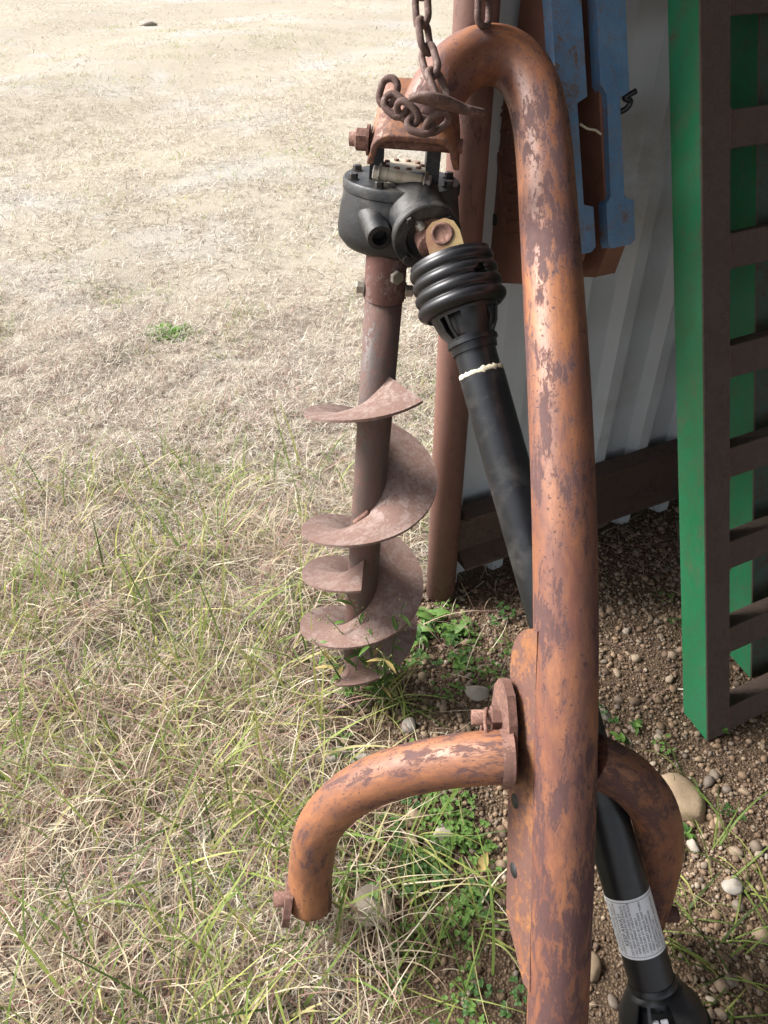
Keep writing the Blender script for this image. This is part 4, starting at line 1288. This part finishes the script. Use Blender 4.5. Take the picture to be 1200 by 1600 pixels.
# --- green grass through the dry turf
x, y = sample(110000, -2.6, 1.0, 0.3, 3.5, lambda x, y: np.clip((y - 0.2) / 1.3, 0.3, 1) * reach(x, y) * turf_w(x, y) * greenness(x, y) * clumped(x, y, 11, 54))
n = len(x); col = pick(PAL_GREEN, n, (1, 2, 2.4, 2, 1.5, 1))
blades('green_turf', x, y, U_(0.02, 0.075, n), U_(0.0014, 0.003, n), U_(0.3, 1.4, n), U_(0.2, 1.7, n), U_(-0.8, 0.8, n), col, 3, 'green_grass', 'short green grass growing through the dry turf', 'grass')
x, y = sample(95000, -6, 4, 2.8, 12, lambda x, y: reach(x, y, 0.5) * ~shed_floor(x, y) * np.clip(greenness(x, y) - 0.08, 0, 1))
n = len(x); col = pick(PAL_GREEN, n, (0.5, 1, 2, 2, 2, 1.5))
blades('green_field_grass', x, y, U_(0.02, 0.05, n), U_(0.0025, 0.005, n), U_(0.4, 1.2, n), U_(0.2, 1.2, n), U_(-0.6, 0.6, n), col, 2, 'green_grass', 'thin green grass in the open field', 'grass')
gx_, gy_ = rng.normal(-0.875, 0.045, 260), rng.normal(3.0, 0.03, 260)
blades('bright_green_patch', gx_, gy_, U_(0.02, 0.05, 260), U_(0.004, 0.007, 260), U_(0.2, 1.2, 260), U_(0.2, 1.2, 260), U_(-0.6, 0.6, 260), np.clip(pick(PAL_GREEN[1:3], 260, (1, 1)) * (0.9, 1.35, 0.8), 0, 1), 3, 'green_grass', 'small bright green patch in the dry field', 'grass')

# --- long tangled straw and blades in the foreground
def fore(x, y):
    return np.clip((gravel_edge(y) + 0.06 - x) / 0.2 + 0.45, 0.05, 1) * np.clip((2.15 - y) / 1.1, 0.0, 1)
x, y = sample(56000, -1.5, 0.30, 0.25, 2.15, lambda x, y: reach(x, y, 0.4) * fore(x, y) * clumped(x, y, 9, 55) * 0.85)
n = len(x); col = pick(PAL_DRY, n, (1.6, 2.6, 3, 2.2, 1.4, 1.0, 0.5)) * (1.0, 0.97, 0.86); pk = rng.random(n) < 0.22
col[pk] = pick(PAL_PINK, pk.sum(), (2, 1.2, 2, 0.6))
blades('long_straw', x, y, U_(0.05, 0.20, n), U_(0.0011, 0.0029, n), U_(0.1, 1.25, n), U_(0.2, 1.9, n), U_(-1.0, 1.0, n), col, 6, 'straw', 'long tangled straw in the foreground', 'straw', lift=0.03)
x, y = sample(8600, -1.5, 0.30, 0.3, 2.1, lambda x, y: reach(x, y, 0.4) * fore(x, y) * np.clip(vnoise(x, y, 6, 12) * 1.6 - 0.3, 0.04, 1) * 0.85)
n = len(x); col = pick(PAL_GREEN, n, (0.5, 1.3, 2.2, 2.4, 2.2, 1.2))
blades('long_green_grass', x, y, U_(0.08, 0.27, n), U_(0.0024, 0.0058, n), U_(0.65, 1.45, n), U_(0.1, 1.3, n), U_(-0.4, 0.4, n), col, 7, 'green_grass', 'long green grass blades in the foreground', 'grass')
cx = np.array([0.05, 0.10, 0.15, 0.08, 0.03, 0.13, 0.17, 0.06, 0.0, 0.01, -0.01, 0.02, -0.12, -0.14, -0.16, 0.04, 0.55, 0.60, 0.52, 0.66, 0.58, 0.50, 0.63, 0.70, 0.09, 0.02, 0.30, -0.02, 0.62, 0.56, 0.16, 0.12, -0.03, 0.06])
cy = np.array([0.80, 0.83, 0.78, 0.72, 0.75, 0.70, 0.62, 0.58, 1.13, 1.14, 1.12, 1.15, 1.16, 1.10, 1.2, 1.08, 0.66, 0.60, 0.72, 0.70, 0.55, 0.62, 0.78, 0.62, 0.60, 0.55, 1.30, 1.22, 0.93, 0.50, 0.66, 0.52, 1.16, 0.68])
x, y = np.repeat(cx, 7) + rng.normal(0, 0.012, 7 * len(cx)), np.repeat(cy, 7) + rng.normal(0, 0.012, 7 * len(cx))
n = len(x); col = pick(PAL_GREEN, n, (1.4, 2, 2, 1.6, 1, 1))
blades('grass_sprigs', x, y, U_(0.08, 0.22, n), U_(0.002, 0.0045, n), U_(0.4, 1.3, n), U_(0.4, 1.9, n), U_(-0.6, 0.6, n), col, 7, 'green_grass', 'loose green grass blades on the gravel around the shaft end', 'grass')

# --- low clover-like ground cover under the yoke and by the post
def clover(seed, n=16, R0=0.035):
    r_ = random.Random(seed)
    mb = MB()
    for k in range(n):
        a0 = r_.uniform(0, 6.28); q = R0 * math.sqrt(r_.random())
        bx_, by_, bz_ = q * math.cos(a0), q * math.sin(a0), r_.uniform(0.006, 0.03)
        for j in range(3):
            leaf_blade(mb, (bx_, by_, bz_), a0 + j * 2.09, r_.uniform(0.005, 0.009), r_.uniform(0.005, 0.008), r_.uniform(0.0, 0.6), 0.5, 0, 3, 0.8)
    o = mb.build('t', 'weed' if seed % 3 else 'weed_dark')
    COL.objects.unlink(o)
    return o
cl_p = [clover(s) for s in range(6)]
def clover_w(x, y):
    a = np.exp(-(((x - 0.10) / 0.14) ** 2 + ((y - 0.76) / 0.14) ** 2)) + 0.9 * np.exp(-(((x - 0.14) / 0.12) ** 2 + ((y - 1.33) / 0.10) ** 2)) + 0.5 * np.exp(-(((x - 0.15) / 0.08) ** 2 + ((y - 0.50) / 0.16) ** 2))
    return np.clip(a * (0.25 + 1.1 * vnoise(x, y, 14, 21)) + 0.02, 0, 1)
x, y = sample(1500, -0.2, 0.75, 0.3, 1.5, lambda x, y: clover_w(x, y) * 0.75)
put('clover', cl_p, x, y, 0.6, 1.2, 0.15, 'low green clover leaves on soil under the yoke', 'clover')

# --- gravel
def pebble_material():
    m, nt, b, out = new_mat('river_pebbles')
    oi = nd(nt, 'ShaderNodeObjectInfo')
    tc = nd(nt, 'ShaderNodeTexCoord')
    col = ramp(nt, oi.outputs['Random'], [(0.0, (0.08, 0.053, 0.036)), (0.25, (0.18, 0.112, 0.066)), (0.5, (0.29, 0.195, 0.115)), (0.72, (0.16, 0.135, 0.11)), (0.90, (0.34, 0.245, 0.155)), (1.0, (0.38, 0.33, 0.26))])
    n1 = noise(nt, tc.outputs['Object'], 3.0, 5, 0.7)
    col = mixc(nt, math_n(nt, 'MULTIPLY', n1, 0.6), col, (0.12, 0.085, 0.06))
    nt.links.new(col, b.inputs['Base Color'])
    b.inputs['Roughness'].default_value = 0.75
    return m
M['pebble'] = pebble_material()
peb = []
for s in range(8):
    vs0, fs0 = rock_mesh(100 + s * 7, random.Random(s).uniform(0.5, 0.8), 2, 0.3)
    o = MB().add(vs0, fs0, smooth=True).build('t', 'pebble')
    COL.objects.unlink(o)
    peb.append(o)
def gravel_w(x, y):
    e = gravel_edge(y)
    w = np.clip((x - e) / 0.22 + 0.25, 0.02, 1)
    soil_ = np.clip((0.78 - y) / 0.25, 0, 1) * np.clip((0.62 - x) / 0.25, 0, 1)      # bare soil near the shaft end
    w = w * (1 - 0.75 * soil_) * (0.35 + 0.75 * vnoise(x, y, 7, 31))
    return np.where((wall_side(x, y) < 0.03) & inshed(x, y), 0, np.where((y > 1.6) & ~inshed(x, y), 0, w))
x, y = sample(62000, -0.45, 1.5, 0.25, 2.2, gravel_w)
n = len(x)
P = np.stack([x, y, gh(x, y) + 0.001], 1)
rot = np.stack([rng.uniform(-0.4, 0.4, n), rng.uniform(-0.4, 0.4, n), rng.uniform(0, 6.283, n)], 1)
scl = np.clip(rng.lognormal(math.log(0.0036), 0.56, n), 0.0016, 0.016)
P[:, 2] += scl * 0.15
scatter('gravel', peb, P, rot, scl, rng.choice(len(peb), n), 'brown and tan gravel under the shed edge', 'gravel')

# --- twigs and dry litter by the wall
x, y = sample(9000, 0.15, 1.6, 0.9, 2.3, lambda x, y: np.where(wall_side(x, y) > 0.02, np.exp(-((wall_side(x, y) - 0.12) / 0.16) ** 2), 0) * 0.3 + np.where(wall_side(x, y) > 0.02, 0.012, 0))
n = len(x); col = pick(PAL_PINK, n, (2, 2, 1, 2)); k_ = rng.random(n) < 0.35; col[k_] = pick(PAL_DRY, k_.sum(), (1, 2, 2, 2, 2, 2, 2))
blades('dry_litter', x, y, U_(0.03, 0.15, n), U_(0.0012, 0.003, n), U_(-0.05, 0.4, n), U_(0.0, 0.6, n), U_(-0.8, 0.8, n), col, 4, 'straw', 'dry stems and litter along the foot of the wall', 'litter', lift=0.008)
